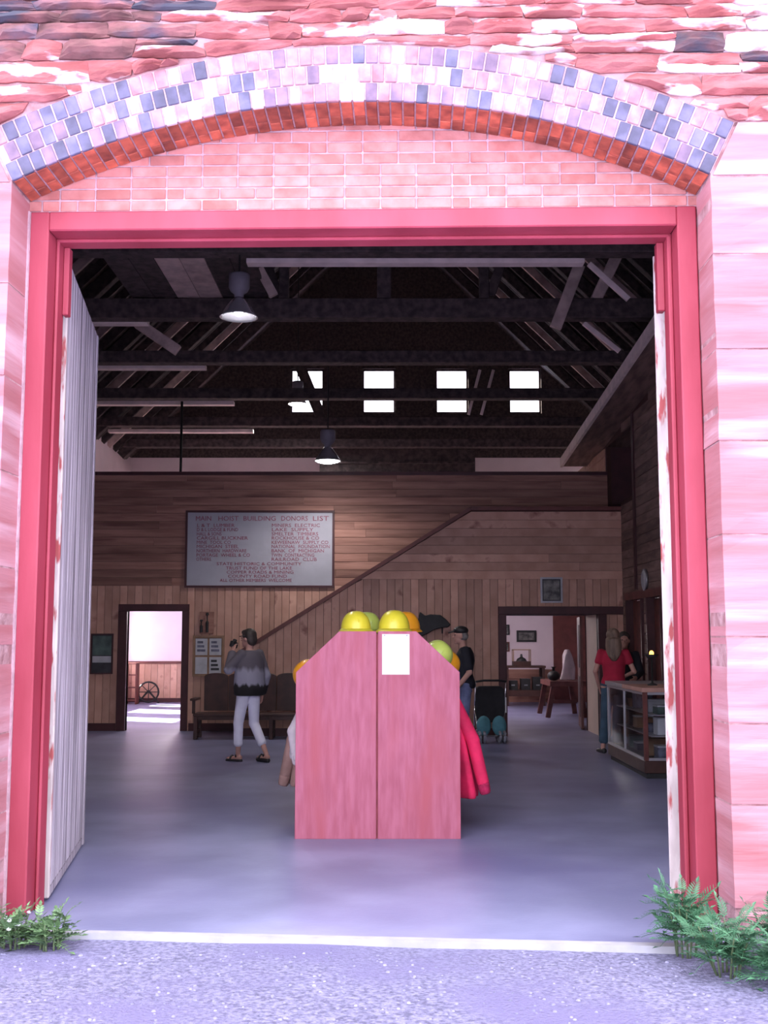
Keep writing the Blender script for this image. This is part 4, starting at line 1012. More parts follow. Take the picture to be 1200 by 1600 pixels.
mb = MB(); mb.loft([(0, 0, 0.84, 0.12, 0.10), (0, 0, 0.95, 0.168, 0.125), (0, 0, 1.02, 0.15, 0.11)]); legs(mb, V, 0.009, 1.62, 0.008); blob(mb, 'capri_trousers', m_capri, r, 0.011, 3)
mb = MB(); mb.ell(hp(0, -0.02, 0.05), (0.092, 0.104, 0.088)); mb.ell(hp(0, -0.06, -0.01), (0.082, 0.06, 0.085)); mb.ell(hp(0, 0.045, 0.085), (0.06, 0.05, 0.035)); blob(mb, 'hair', m_hair_d, r, 0.011, 2)
mb = MB(); mb.tube([hp(-0.078, -0.02, 0.03), hp(-0.083, 0.05, 0.035), hp(-0.05, 0.105, 0.03), hp(0.05, 0.105, 0.03)], 0.006, 6); mb.build('glasses', m_iron, r)
for q in 'LR': shoe(r, V, q, m_shoe, sandal=True)
# dark object she holds to her face
ch = V['wrL']; mb = MB(); mb.cbox((0, 0, 0), (0.10, 0.06, 0.075)); mb.lathe([(0.0, 0.03), (0.028, 0.03), (0.028, 0.07), (0.0, 0.07)], 14)
cm = mb.build('camera_body', m_iron, None, bevel=0.006); hand_w = r.matrix_basis @ (Vector((-0.12, 0.33, 1.44)))
cmr = tag(cm, 'small black camera held up by the woman in the sweater', 'camera')
cmr.location = (c.x + (Matrix.Rotation(R(52), 3, 'Z') @ Vector((-0.06, 0.235, 1.50)))[0], 14.7 + (Matrix.Rotation(R(52), 3, 'Z') @ Vector((-0.06, 0.235, 1.50)))[1], 1.50); cmr.rotation_euler = (0, R(20), R(52)); cmr.name = 'pocket_camera'

# man in cap behind the rack, facing left
c = at(726, 1000, 15.6)
r, V, torso, hp, am, sc = person((c.x + 0.0, 15.6, 0), R(86), 'man in black cap, black T-shirt and jeans standing behind the rack',
    dict(head=(0, 0.05, 1.585), neck=(0, 0.01, 1.42), elL=(-0.235, -0.06, 1.10), wrL=(-0.22, 0.10, 0.90), elR=(0.235, -0.02, 1.10), wrR=(0.22, 0.16, 0.95), waist=(0, 0.01, 1.07),
         anL=(-0.10, -0.03, 0.085), anR=(0.10, 0.05, 0.085), knR=(0.1, 0.06, 0.49)), H=1.73, female=False)
mb = MB(); t = torso(0.018); t[0] = (0, 0, 0.88, 0.17, 0.135); mb.loft(t); sleeves(mb, V, am, 0.018, 0.75); blob(mb, 'tee_shirt', m_tee_black, r, 0.012, 3)
mb = MB(); mb.loft([(0, 0.075, 0.78, 0.13, 0.09), (0, 0.09, 1.0, 0.155, 0.11), (0, 0.085, 1.2, 0.135, 0.095), (0, 0.06, 1.34, 0.09, 0.06)]); blob(mb, 'blue_apron', m_vest_blue, r, 0.012, 3)
mb = MB(); mb.loft([(0, 0, 0.83, 0.13, 0.10), (0, 0, 0.95, 0.165, 0.125), (0, 0, 1.0, 0.158, 0.12)]); legs(mb, V, 0.016, 1.98, 0.012); blob(mb, 'jeans', m_jeans, r, 0.011, 3)
mb = MB(); mb.ell(hp(0, -0.02, 0.0), (0.080, 0.086, 0.075)); blob(mb, 'hair', m_hair_g, r, 0.011, 2)
mb = MB(); mb.ell(hp(0, 0.0, 0.072), (0.088, 0.106, 0.065)); mb.cap(hp(-0.03, 0.10, 0.058), hp(-0.022, 0.165, 0.042), 0.014, 0.011); mb.cap(hp(0.03, 0.10, 0.058), hp(0.022, 0.165, 0.042), 0.014, 0.011); mb.cap(hp(0, 0.10, 0.06), hp(0, 0.17, 0.044), 0.014, 0.011)
blob(mb, 'cap', m_shoe, r, 0.010, 2)
for q in 'LR': shoe(r, V, q, m_shoe)

# woman in red at the display case, seen from behind
c = at(962, 1180, 15.42)
r, V, torso, hp, am, sc = person((c.x, 15.42, 0), R(-8), 'woman in red T-shirt with long blonde hair, her back turned, at the display case',
    dict(elL=(-0.25, -0.03, 1.13), wrL=(-0.20, 0.10, 0.92), elR=(0.27, -0.03, 1.13), wrR=(0.16, 0.18, 1.06), hiL=(-0.085, 0, 0.90), knL=(-0.13, -0.02, 0.49), anL=(-0.17, -0.08, 0.12),
         anR=(0.02, 0.08, 0.12), knR=(0.04, 0.05, 0.49), ftL=R(-20), pelvis=(-0.02, 0, 0.93)), H=1.70)
mb = MB(); t = torso(0.020); t[0] = (-0.01, 0, 0.95, 0.172, 0.135); t[1] = (-0.01, 0, 1.0, 0.165, 0.13); mb.loft(t); sleeves(mb, V, am, 0.02, 0.42); blob(mb, 'red_tee_shirt', m_tee_red, r, 0.012, 3)
mb = MB(); mb.loft([(-0.02, 0, 0.83, 0.12, 0.10), (-0.02, 0, 0.95, 0.168, 0.125), (-0.02, 0, 1.0, 0.15, 0.12)]); legs(mb, V, 0.010, 1.72, 0.010); blob(mb, 'jeans', m_jeans_d, r, 0.011, 3)
mb = MB(); mb.ell(hp(0, -0.02, 0.045), (0.095, 0.11, 0.092)); mb.loft([(0, -0.115, 1.27, 0.03, 0.018), (0, -0.12, 1.33, 0.075, 0.03), (0, -0.095, 1.40, 0.105, 0.045), (0, -0.07, 1.48, 0.112, 0.07), (0, -0.045, 1.58, 0.105, 0.092)]); blob(mb, 'hair', m_hair_b, r, 0.011, 2)
for q in 'LR': shoe(r, V, q, m_shoe, 'clog')

# shop attendant mostly hidden behind her
r, V, torso, hp, am, sc = person((3.46, 16.25, 0), R(170), 'dark-haired person in dark clothes half hidden behind the woman in red', dict(elL=(-0.23, 0.05, 1.12), wrL=(-0.15, 0.22, 1.05)), H=1.66)
mb = MB(); mb.loft(torso(0.02)); sleeves(mb, V, am, 0.016, 1.8); blob(mb, 'sweater', m_tee_black, r, 0.013, 3)
mb = MB(); mb.loft([(0, 0, 0.83, 0.12, 0.10), (0, 0, 0.95, 0.168, 0.125), (0, 0, 1.0, 0.15, 0.12)]); legs(mb, V, 0.016, 1.95, 0.012); blob(mb, 'trousers', m_shoe, r, 0.012, 3)
mb = MB(); mb.ell(hp(0, -0.025, 0.05), (0.094, 0.105, 0.088)); mb.ell(hp(0, -0.06, -0.06), (0.09, 0.06, 0.11)); blob(mb, 'hair', m_hair_d, r, 0.011, 2)
for q in 'LR': shoe(r, V, q, m_shoe)

# ------------------------------------------------------------------ bench
bn = empty('settle_bench', (-3.0, 18.05, 0), 0, 'long dark wooden bench with scalloped back panels beside the left doorway', 'bench')
BW = 2.45
box_part('seat', (0.0, -0.22, 0.36), (BW, 0.22, 0.40), m_darkwood, bn, 0.006)
for i in range(6):
    x0 = 0.10 + i * 0.39; pol = [(x0 + 0.004, 0.42), (x0 + 0.386, 0.42)] + [(x0 + 0.195 + 0.191 * math.cos(R(a)), 0.965 + 0.055 * max(0, math.sin(R(a))) + (0.0)) for a in range(0, 181, 20)]
    mb = MB(); mb.prism(pol, 0.20, 0.235); mb.build('back_panel', m_darkwood, bn, bevel=0.004)
for x in (0.04, BW * 0.5, BW - 0.04):
    for y in (-0.19, 0.19): box_part('leg', (x - 0.03, y - 0.03, 0), (x + 0.03, y + 0.03, 0.36), m_darkwood, bn, 0.005)
    box_part('stretcher', (x - 0.015, -0.16, 0.10), (x + 0.015, 0.16, 0.14), m_darkwood, bn)
for x in (0.0, BW):
    box_part('arm_rest', (x - 0.05, -0.24, 0.60), (x + 0.05, 0.2, 0.635), m_darkwood, bn, 0.008)
    box_part('arm_post', (x - 0.022, -0.19, 0.40), (x + 0.022, -0.145, 0.60), m_darkwood, bn)
box_part('apron', (0.05, -0.20, 0.30), (BW - 0.05, -0.175, 0.36), m_darkwood, bn)

# ------------------------------------------------------------------ sign with donor list
SY = YP - 0.036
a = at(293, 800, SY); b = at(520, 916, SY)
sg = empty('donor_sign', (a.x, SY, b.z), 0, 'large white sign board lettered in red with a donors list', 'sign'); W_ = b.x - a.x; H_ = a.z - b.z
box_part('board', (0, -0.02, 0), (W_, 0, H_), m_sign, sg)
for p, q in (((-0.025, -0.035, -0.025), (W_ + 0.025, 0, 0.012)), ((-0.025, -0.035, H_ - 0.012), (W_ + 0.025, 0, H_ + 0.025)), ((-0.025, -0.035, 0.012), (0.012, 0, H_ - 0.012)), ((W_ - 0.012, -0.035, 0.012), (W_ + 0.025, 0, H_ - 0.012))):
    box_part('frame_edge', p, q, m_trim, sg)
def text(s, x, z, size, parent, align='LEFT', mat=m_letter, width=None, y=-0.0235):
    cu = bpy.data.curves.new('lettering', 'FONT'); cu.body = s; cu.size = size; cu.align_x = align; cu.extrude = 0.001; cu.resolution_u = 2; cu.offset = 0.0
    t = bpy.data.objects.new('tmp_text', cu); COL.objects.link(t); dg = bpy.context.evaluated_depsgraph_get(); dg.update()
    me = bpy.data.meshes.new_from_object(t.evaluated_get(dg)); bpy.data.objects.remove(t); bpy.data.curves.remove(cu)
    me.materials.clear(); me.materials.append(mat); o = link('lettering', me, parent, (x, y, z), (R(90), 0, 0))
    if width:
        xs_ = [v.co.x for v in me.vertices]; k = width / (max(xs_) - min(xs_)); o.scale = (k, 1, 1)
    return o
Wp = W_ / 1020.0                                  # sign measured in the 1020 x 510 units of the close-up
def line(s, u0, u1, v, h=24, mat=m_letter): text(s, (u0) * Wp, H_ - v * Wp, h * Wp * 1.38, sg, width=(u1 - u0) * Wp)
line('MAIN', 58, 165, 62, 34); line('HOIST', 215, 355, 62, 34); line('BUILDING', 390, 615, 62, 34); line('DONORS', 655, 840, 62, 34); line('LIST', 875, 985, 62, 34)
for s_, u1, v in (('L & T  LUMBER', 330, 106), ('D & L LODGE & FUND', 355, 136), ('HALL & SONS', 240, 166), ('CARGILL BUCKNER', 425, 195), ('MINE  TOOL CO', 305, 225), ('MICHIGAN  STEEL', 360, 254), ('NORTHERN  HARDWARE', 415, 284), ('PORTAGE  WHEEL & CO', 440, 314), ('OTHERS', 170, 343)):
    line(s_, 68, u1, v)
for s_, u1, v in (('MINERS  ELECTRIC', 925, 106), ('LAKE  SUPPLY', 880, 136), ('SMELTER  TIMBERS', 915, 166), ('ROCKHOUSE & CO', 920, 195), ('KEWEENAW  SUPPLY CO', 985, 225), ('NATIONAL  FOUNDATION', 995, 254), ('BANK  OF  MICHIGAN', 955, 284), ('TWIN  CONTRACTING', 890, 314), ('RAILROAD  CLUB', 905, 343)):
    line(s_, 590, u1, v)
for s_, u0, u1, v in (('STATE HISTORIC & COMMUNITY', 210, 800, 374), ('TRUST FUND OF THE LAKE', 275, 735, 404), ('COPPER ROADS & MINING', 280, 745, 432), ('COUNTY ROAD FUND', 290, 700, 460), ('ALL OTHER MEMBERS  WELCOME', 235, 735, 489)):
    line(s_, u0, u1, v, 22)

# ------------------------------------------------------------------ pictures and boards on the walls
def framed(name, px0, py0, px1, py1, Y, label, cat, fm, pm, fw=0.03, depth=0.03):
    a = at(px0, py0, Y); b = at(px1, py1, Y); r = empty(name, (a.x, Y, b.z), 0, label, cat); w_, h_ = b.x - a.x, a.z - b.z
    for p, q in (((0, -depth, 0), (w_, 0, fw)), ((0, -depth, h_ - fw), (w_, 0, h_)), ((0, -depth, fw), (fw, 0, h_ - fw)), ((w_ - fw, -depth, fw), (w_, 0, h_ - fw))): box_part('frame_edge', p, q, fm, r)
    box_part('print', (fw, -0.012, fw), (w_ - fw, 0, h_ - fw), pm, r); return r, w_, h_
WYP = YP - 0.036; WYS = YS - 0.036
r, w_, h_ = framed('notice_board', 302, 993, 350, 1057, WYP, 'oak notice board holding four white sheets above the bench', 'notice board', m_oak, m_oak, 0.035)
for i, (u, v) in enumerate(((0, 1), (1, 1), (0, 0), (1, 0))):
    x0 = 0.045 + u * (w_ / 2 - 0.03); z0_ = 0.045 + v * (h_ / 2 - 0.03)
    sh_ = box_part('sheet', (x0, -0.018, z0_), (x0 + w_ / 2 - 0.065, -0.0125, z0_ + h_ / 2 - 0.065), m_print_w, r)
    if i != 2:
        for k in range(3): box_part('printed_block', (x0 + 0.03, -0.0195, z0_ + 0.06 + k * 0.07), (x0 + w_ / 2 - 0.10 - 0.02 * k, -0.0185, z0_ + 0.10 + k * 0.07), m_print_ink if i != 3 else m_print_b, sh_)
r, w_, h_ = framed('poster', 143, 990, 176, 1053, WYP, 'dark framed poster in green, white and black left of the doorway', 'poster', m_trim, m_print_b, 0.02)
box_part('printed_block', (0.03, -0.014, h_ * 0.46), (w_ - 0.03, -0.0125, h_ - 0.04), m_print_g, r); box_part('printed_block', (0.03, -0.014, h_ * 0.28), (w_ - 0.03, -0.0125, h_ * 0.44), m_print_w, r)
r, w_, h_ = framed('framed_picture', 844, 902, 879, 942, WYS, 'small silver-framed dark picture above the right passage', 'picture', m_steel, m_print_b, 0.03)
box_part('mount', (0.05, -0.014, 0.05), (w_ - 0.05, -0.0125, h_ - 0.05), m_photo, r)
# little plaque with two dark tools
a = at(312, 956, WYP); b = at(334, 990, WYP)
r = empty('tool_plaque', (a.x, WYP, b.z), 0, 'pine plaque with two dark tools above the notice board', 'plaque'); w_, h_ = b.x - a.x, a.z - b.z
box_part('backing', (0, -0.015, 0), (w_, 0, h_), m_pine_d, r)
for x, h0 in ((0.04, 0.22), (0.14, 0.34)):
    mb = MB(); mb.lathe([(0.024, 0), (0.026, h0 * 0.5), (0.010, h0 * 0.6), (0.010, h0 * 0.85), (0.028, h0 * 0.88), (0.020, h0)], 10, (x, -0.045, 0.02)); mb.build('tool', m_iron, r)
# round wall dial on the right wall
dl = empty('wall_dial', (XW - 0.006, 16.75, at(1008, 906, 16.75).z), 0, 'round white dial on the dark right wall above the doors', 'dial')
mb = MB(); mb.lathe([(0.15, 0.0), (0.15, 0.03), (0.13, 0.045), (0.02, 0.048)], 24); o = mb.build('face', m_print_w, dl, True); o.rotation_euler = (0, R(-90), 0)
mb = MB(); mb.lathe([(0.165, 0.0), (0.165, 0.035), (0.148, 0.04), (0.148, 0.0)], 24); o = mb.build('rim', m_steel, dl, True); o.rotation_euler = (0, R(-90), 0)

# ------------------------------------------------------------------ display case
dc = empty('display_case', (2.96, 12.95, 0), 0, 'glass display case with aluminium rails and pine counter top at right', 'display case')
DX, DY_, DH = 0.85, 2.1, 1.02
for p, q in (((0, 0, 0.06), (DX, DY_, 0.20)),): box_part('base', p, q, m_darkwood, dc, 0.006)
box_part('plinth', (0.03, 0.03, 0), (DX - 0.03, DY_ - 0.03, 0.06), m_iron, dc)
for x in (0, DX - 0.05):
    box_part('corner_post', (x, 0, 0.20), (x + 0.05, 0.05, DH - 0.05), m_redwood, dc, 0.004); box_part('corner_post', (x, DY_ - 0.04, 0.20), (x + 0.04, DY_, DH - 0.05), m_alu, dc, 0.004)
for z0_ in (0.20, DH - 0.08): box_part('rail', (0, 0.05, z0_), (0.03, DY_ - 0.04, z0_ + 0.03), m_alu, dc)
box_part('mullion', (0, 1.06, 0.23), (0.025, 1.09, DH - 0.08), m_alu, dc)
for z0_ in (0.20, DH - 0.08): box_part('rail', (0.05, 0, z0_), (DX - 0.05, 0.03, z0_ + 0.03), m_alu, dc)
box_part('glass_pane', (0.010, 0.05, 0.23), (0.016, 1.06, DH - 0.08), m_glass, dc); box_part('glass_pane', (0.010, 1.09, 0.23), (0.016, DY_ - 0.04, DH - 0.08), m_glass, dc)
box_part('glass_pane', (0.05, 0.010, 0.23), (DX - 0.05, 0.016, DH - 0.08), m_glass, dc)
box_part('counter_top', (-0.02, -0.02, DH - 0.05), (DX + 0.02, 1.05, DH), m_counter, dc, 0.005)
box_part('counter_top', (-0.02, 1.052, DH - 0.05), (DX + 0.02, DY_ + 0.02, DH), m_alu, dc, 0.005)
for z0_ in (0.46, 0.70): box_part('shelf', (0.10, 0.06, z0_), (DX - 0.06, 1.95, z0_ + 0.012), m_alu, dc)
box_part('back', (DX - 0.03, 0.05, 0.2), (DX - 0.01, DY_ - 0.04, DH - 0.05), m_print_w, dc)
gi = 0
for z0_ in (0.201, 0.473, 0.713):
    for y0_ in (0.25, 0.62, 1.3, 1.65):
        gi += 1; mm = (m_print_w, m_print_ink, m_oak, m_print_b, m_print_g)[gi % 5]; nm = ('blue patterned', 'brown wooden', 'black', 'green', 'white')[(gi - 1) % 5] if False else ('', '')[0]
        h_ = 0.08 + 0.05 * ((gi * 7) % 3); colr = {0: 'white', 1: 'ink-blue', 2: 'oak brown', 3: 'black', 4: 'dark green'}[gi % 5]
        lvl = {0.201: 'bottom', 0.473: 'middle', 0.713: 'top'}[z0_]; pos = {0.25: 'nearest the front', 0.62: 'second from the front', 1.3: 'third from the front', 1.65: 'farthest back'}[y0_]
        bx_ = empty('boxed_souvenir', (3.25, 12.95 + y0_, z0_), R(gi * 13 % 25 - 12), 'small %s boxed item on the %s shelf of the case, %s' % (colr, lvl, pos), 'box', 'goods in the display case')
        box_part('carton', (-0.10, -0.09, 0), (0.10, 0.09, h_), mm, bx_, 0.004); box_part('lid', (-0.104, -0.094, h_), (0.104, 0.094, h_ + 0.02), m_print_w if gi % 2 else mm, bx_, 0.003)
# added lamp standing in for an orange glint above the counter
a = at(1018, 1021, 13.6)
tl = empty('glint_lamp', (a.x, 13.6, DH), 0, 'small added lamp whose amber bulb stands for a glint above the display case counter', 'lamp')
hh = a.z - DH
mb = MB(); mb.lathe([(0.06, 0), (0.06, 0.015), (0.012, 0.03), (0.010, hh - 0.05)], 14); mb.build('stand', m_iron, tl, True)
mb = MB(); mb.ell((0, 0, hh), (0.028, 0.028, 0.035), 12, 8); mb.build('bulb', m_bulb_o, tl, True)
mb = MB(); mb.lathe([(0.04, hh - 0.055), (0.09, hh - 0.01), (0.092, hh - 0.01), (0.045, hh - 0.06)], 16); mb.build('dish', m_iron, tl, True)

# ------------------------------------------------------------------ folded stroller by the passage
c = at(766, 1160, 17.35)
sr = empty('stroller', (c.x, 17.35, 0), R(6), 'black baby stroller with teal pockets parked beside the right passage', 'stroller')
mb = MB(); mb.prism([(-0.19, 0.30), (0.19, 0.30), (0.225, 0.45), (0.225, 0.80), (0.17, 0.85), (-0.17, 0.85), (-0.225, 0.80), (-0.225, 0.45)], -0.02, 0.10); blob(mb, 'seat_back', m_blackfab, sr, 0.014, 4)
mb = MB(); mb.loft([(0, 0.16, 0.34, 0.19, 0.16), (0, 0.16, 0.42, 0.20, 0.18)]); blob(mb, 'seat_cushion', m_blackfab, sr, 0.014, 3)
for s in (-1, 1):
    mb = MB(); mb.tube([(s * 0.235, -0.10, 0.93), (s * 0.235, 0.0, 0.62), (s * 0.215, 0.18, 0.10)], 0.012); mb.build('frame_tube', m_chrome, sr, True)
    mb = MB(); mb.tube([(s * 0.235, 0.02, 0.56), (s * 0.2, -0.10, 0.10)], 0.012); mb.build('frame_tube', m_chrome, sr, True)
    mb = MB(); mb.ell((s * 0.118, -0.11, 0.26), (0.112, 0.05, 0.15), 16, 10); mb.build('side_pocket', m_teal, sr, True)
    for yy in (-0.14, 0.22):
        wl = MB(); ps = [(0, 0.07 * math.cos(R(a)), 0.075 * math.sin(R(a))) for a in range(0, 360, 24)]; wl.tube(ps, 0.023, 8, closed=True)
        for k in (-1, 1):
            o = link('wheel', wl.mesh('wheel', m_rubber, True), sr, (s * (0.155 if yy < 0 else 0.19) + k * 0.035, yy, 0.093))
            h_ = MB(); h_.lathe([(0.06, -0.008), (0.06, 0.008)], 14); q = h_.build('hub', m_steel, o); q.rotation_euler = (0, R(90), 0)
box_part('side_reflector', (0.232, -0.06, 0.45), (0.245, -0.02, 0.68), m_paper, sr)
mb = MB(); mb.tube([(-0.235, -0.10, 0.92), (-0.12, -0.14, 0.94), (0.12, -0.14, 0.94), (0.235, -0.10, 0.92)], 0.016); mb.build('push_handle', m_blackfab, sr, True)
mb = MB(); mb.tube([(-0.2, -0.10, 0.11), (0.2, -0.10, 0.11)], 0.01); mb.build('axle', m_steel, sr)

# ------------------------------------------------------------------ right room: table, box, pictures, work bench
RYB = YB - 0.004
framed('framed_picture', 807, 985, 838, 1003, RYB, 'long dark-framed picture on the white wall of the far right room', 'picture', m_iron, m_photo, 0.05)
framed('framed_picture', 783, 976, 796, 992, RYB, 'small dark picture at the left edge of the far right room, upper one', 'picture', m_iron, m_photo, 0.03)
framed('framed_picture', 783, 1003, 796, 1018, RYB, 'small red-brown picture at the left edge of the far right room, lower one', 'picture', m_redwood, m_photo, 0.03)
a = at(788, 1040, 26.6); b = at(852, 1098, 26.6)
tb_ = empty('work_table', ((a.x + b.x) / 2, 26.7, 0), 0, 'dark wooden table against the far wall of the right room', 'table'); tw = (b.x - a.x) / 2
box_part('table_top', (-tw, -0.3, a.z - 0.05), (tw, 0.3, a.z), m_darkwood, tb_, 0.005)
for x in (-tw + 0.05, tw - 0.05):
    for y in (-0.25, 0.25): box_part('leg', (x - 0.03, y - 0.03, 0), (x + 0.03, y + 0.03, a.z - 0.05), m_darkwood, tb_)
box_part('lower_shelf', (-tw + 0.03, -0.27, 0.22), (tw - 0.03, 0.27, 0.36), m_darkwood, tb_)
for i, x in enumerate((-0.28, 0.02, 0.30)):
    o = box_part('tool_chest', (-0.11, -0.15, 0), (0.11, 0.15, 0.22 + 0.04 * i), m_iron, None, 0.006); o.location = ((a.x + b.x) / 2 + x, 26.7, 0.36)
    tag(o, 'dark chest on the lower shelf of the far table, %s' % ('leftmost', 'middle one', 'rightmost')[i], 'chest', 'chests under the far table')
    box_part('handle', (-0.04, -0.17, 0.10), (0.04, -0.15, 0.13), m_steel, o)
vb = empty('model_case', (at(815, 1022, 26.6).x, 26.65, a.z), 0, 'small glazed case with a dark model on the far table', 'case')
vw, vh = 0.21, 0.36
box_part('base', (-vw, -0.14, 0), (vw, 0.14, 0.10), m_darkwood, vb)
for x in (-vw, vw - 0.02):
    for y in (-0.14, 0.12): box_part('post', (x, y, 0.10), (x + 0.02, y + 0.02, vh), m_oak, vb)
box_part('top', (-vw, -0.14, vh), (vw, 0.14, vh + 0.02), m_oak, vb)
mb = MB(); mb.loft([(0, 0, 0.10, 0.13, 0.08), (0, 0, 0.16, 0.10, 0.07), (0, 0, 0.2, 0.03, 0.03), (0, 0, 0.27, 0.02, 0.02)]); mb.build('model', m_iron, vb)
# saw bench with a coat over its post
a = at(872, 1115, 23.6)
sb_ = empty('saw_bench', (3.62, 23.2, 0), R(0), 'red-brown wooden work bench with splayed legs in the far right room', 'bench')
box_part('bench_top', (-0.32, -0.7, 0.62), (0.40, 0.7, 0.72), m_redwood, sb_, 0.006)
for x, dx in ((-0.24, -0.12), (0.30, 0.08)):
    for y in (-0.6, 0.6): mb = MB(); mb.bar((x, y, 0.62), (x + dx, y, 0.0), 0.09, 0.09); mb.build('leg', m_redwood, sb_)
box_part('stretcher', (-0.28, -0.03, 0.25), (0.32, 0.03, 0.32), m_redwood, sb_)
mb = MB(); mb.ell((0, 0, 0.10), (0.13, 0.16, 0.10)); mb.lathe([(0.03, 0.16), (0.03, 0.26), (0.06, 0.28)], 10); vb = mb.build('iron_kettle', m_iron, None, True); vb.location = (3.42, 22.8, 0.72); tag(vb, 'round black iron kettle on the saw bench in the far room', 'kettle')
mb = MB(); mb.loft([(0, 0, 0, 0.15, 0.10), (0.02, 0, 0.25, 0.13, 0.09), (0, 0, 0.5, 0.09, 0.07), (0, 0, 0.62, 0.04, 0.04)]); cl = blob(mb, 'draped_cloth', m_coat_white, None, 0.02, 3)
for v in cl.data.vertices: v.co.x += 0.02 * math.sin(v.co.y * 40 + v.co.z * 5)
cl.location = (3.76, 23.2, 0.722); tag(cl, 'pale draped cloth standing on the saw bench in the far room', 'cloth')

# left room: wheel and dark shelf at the left edge
wh = empty('spoked_wheel', (at(228, 1078, 27.2).x, 27.5, 0.0), R(12), 'dark spoked wheel with frame standing on the far floor of the left room', 'wheel')
mb = MB(); mb.tube([(0.24 * math.cos(R(a)), 0, 0.27 + 0.24 * math.sin(R(a))) for a in range(0, 360, 18)], 0.022, 8, closed=True); mb.build('rim', m_iron, wh, True)
for k in range(4):
    a = R(45 * k); mb = MB(); mb.tube([(0.24 * math.cos(a), 0, 0.27 + 0.24 * math.sin(a)), (-0.24 * math.cos(a), 0, 0.27 - 0.24 * math.sin(a))], 0.011, 6); mb.build('spoke', m_iron, wh)
mb = MB(); mb.bar((-0.25, 0.08, 0.0), (0, 0.04, 0.30), 0.04, 0.04); mb.build('prop', m_iron, wh); mb = MB(); mb.bar((0.25, 0.08, 0.0), (0, 0.04, 0.30), 0.04, 0.04); mb.build('prop', m_iron, wh)
c = at(205, 1040, 27.0)
ss = empty('narrow_shelf', (c.x - 0.02, 27.2, 0), 0, 'narrow dark red shelf unit at the left edge of the left room', 'shelf')
for x in (-0.13, 0.13): box_part('upright', (x - 0.015, -0.15, 0), (x + 0.015, 0.15, 0.98), m_trim_l, ss)
for z0_ in (0.08, 0.38, 0.68, 0.95): box_part('shelf_board', (-0.115, -0.15, z0_), (0.115, 0.15, z0_ + 0.025), m_trim_l, ss)

# ------------------------------------------------------------------ plants at the foot of the jambs
def pinnate(name, L, pairs, ll, lw, mat, droop=0.25):
    mb = MB(); pts = []
    for i in range(7): t = i / 6; pts.append((0, L * t, 0.10 * L * math.sin(t * 2.2) - droop * L * t * t))
    mb.tube(pts, [0.0028 - 0.0018 * i / 6 for i in range(7)], 4)
    P = lambda t: Vector((0, L * t, 0.10 * L * math.sin(t * 2.2) - droop * L * t * t))
    for i in range(pairs):
        t = 0.14 + 0.84 * i / (pairs - 1); k = math.sin(math.pi * (0.18 + 0.75 * t)); p = P(t)
        for s in (-1, 1):
            d = Vector((s * 0.85, 0.52 + 0.3 * t, 0.05)).normalized(); q = d.cross(Vector((0, 0, 1))).normalized(); l = ll * (0.35 + 0.75 * k)
            a = p + d * l * 0.3 + q * lw * k * 0.8; b = p + d * l * 0.3 - q * lw * k * 0.8; c2 = p + d * l * 0.68 + q * lw * k * 0.7; d2 = p + d * l * 0.68 - q * lw * k * 0.7; e = p + d * l + Vector((0, 0, -0.12 * l)); m_ = p + d * l * 0.5 + Vector((0, 0, 0.10 * lw))
            mb.add([p, a, c2, e, d2, b, m_], [(0, 6, 1), (1, 6, 2), (2, 6, 3), (3, 6, 4), (4, 6, 5), (5, 6, 0)])
    e = P(1.0); mb.add([e, e + Vector((0.012, 0.02, 0)), e + Vector((0, 0.045, -0.01)), e + Vector((-0.012, 0.02, 0))], [(0, 1, 2, 3)])
    me = bpy.data.meshes.new(name); me.from_pydata(mb.v, [], mb.f); me.materials.append(mat); me.update(); return me
LV = [pinnate('leaf', 0.155, 9, 0.050, 0.0075, m_leaf, 0.3), pinnate('leaf', 0.13, 8, 0.046, 0.007, m_leaf, 0.15), pinnate('leaf', 0.175, 10, 0.052, 0.0075, m_leaf, 0.45)]
WV = [pinnate('leaf', 0.09, 5, 0.035, 0.010, m_leaf2, 0.2), pinnate('leaf', 0.12, 6, 0.03, 0.009, m_leaf2, 0.35)]
def gz(x, y):
    z = -0.032
    if x > 1.6: z += 0.10 * min(1, (x - 1.6) / 0.6) * max(0, min(1, (y - 5.0) / 0.9))
    if x < -2.0: z += 0.05 * min(1, (-2.0 - x) / 0.5) * max(0, min(1, (y - 5.0) / 0.9))
    return z
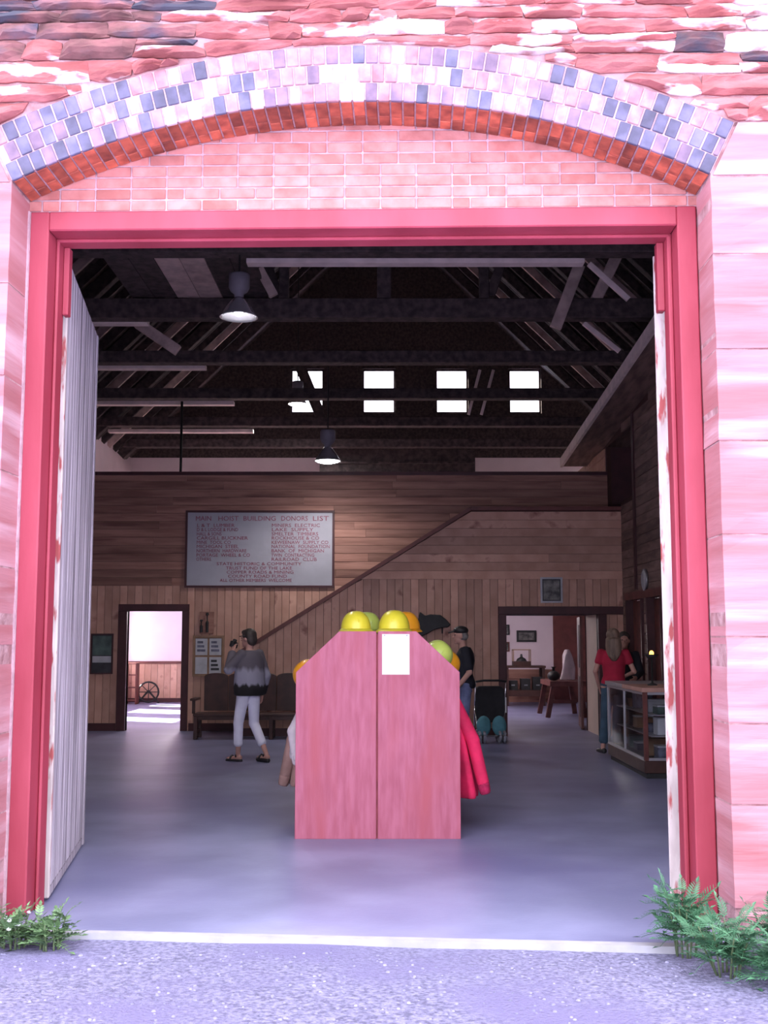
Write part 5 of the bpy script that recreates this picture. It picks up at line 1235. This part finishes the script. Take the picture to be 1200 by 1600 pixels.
def plant(name, x, y, label, stems, h0, h1, spread, leaves, per, mat_s, cat='plant', lean=(0, 0), flower=False, group=None):
    r = empty(name, (x, y, gz(x, y)), 0, label, cat, group)
    for i in range(stems):
        a = 2 * math.pi * i / stems + rnd.uniform(-0.3, 0.3); h = rnd.uniform(h0, h1); sp = spread * rnd.uniform(0.3, 1.0)
        b = Vector((0.05 * math.cos(a), 0.05 * math.sin(a), -0.01)); t_ = Vector((sp * math.cos(a) + lean[0] * h, sp * math.sin(a) + lean[1] * h, h)); mid = (b + t_) / 2 + Vector((0, 0, 0.12 * h))
        mb = MB(); mb.tube([b, (b + mid) / 2, mid, (mid + t_) / 2, t_], [0.006, 0.0055, 0.005, 0.004, 0.003], 5); st_ = mb.build('stem', mat_s, r, True)
        for k in range(per):
            f = 0.28 + 0.72 * k / (per - 1); p = b * (1 - f) ** 2 + mid * 2 * f * (1 - f) + t_ * f * f
            az = a - math.pi / 2 + (k * 2.4 + rnd.uniform(-0.4, 0.4)); el = R(rnd.uniform(5, 40) + (35 if k == per - 1 else 0)); s = rnd.uniform(0.75, 1.1) * (0.8 if k == per - 1 else 1)
            o = link('leaf', rnd.choice(leaves), r, p, (el, rnd.uniform(-0.3, 0.3), az)); o.scale = (s, s, s)
        if flower:
            mb = MB(); mb.ell(t_ + Vector((0, 0, 0.01)), (0.012, 0.012, 0.009), 8, 5); mb.build('flower', m_flower, r, True)
    return r
G = 'ferny plants at the foot of the jamb'
plant('tansy_plant', 1.56, 5.98, 'bushy green ferny plant at the foot of the right red jamb, tallest of the clump', 10, 0.20, 0.31, 0.16, LV, 9, m_stem, group=G)
plant('tansy_plant', 1.66, 5.62, 'green ferny plant in the middle of the right-hand clump', 10, 0.12, 0.26, 0.17, LV, 9, m_stem, group=G)
plant('tansy_plant', 1.86, 5.40, 'low green ferny plant nearest the gravel at the lower right corner', 9, 0.10, 0.22, 0.15, LV, 9, m_stem, group=G)
plant('tansy_plant', 2.02, 5.80, 'green ferny plant against the sandstone at the right edge', 9, 0.10, 0.24, 0.15, LV, 9, m_stem, group=G)
WG = 'weeds by the left jamb'
plant('weed_tuft', -1.76, 6.12, 'small light green weed tuft at the foot of the left plank door', 12, 0.07, 0.17, 0.11, WV, 6, m_stem, 'weed', group=WG)
plant('weed_tuft', -1.96, 6.14, 'low weed with white flowers in front of the left red jamb', 14, 0.07, 0.17, 0.12, WV, 6, m_stem, 'weed', flower=True, group=WG)
plant('weed_tuft', -2.14, 6.06, 'ragged green weed at the left edge below the stone', 12, 0.12, 0.26, 0.10, WV, 6, m_stem, 'weed', group=WG)
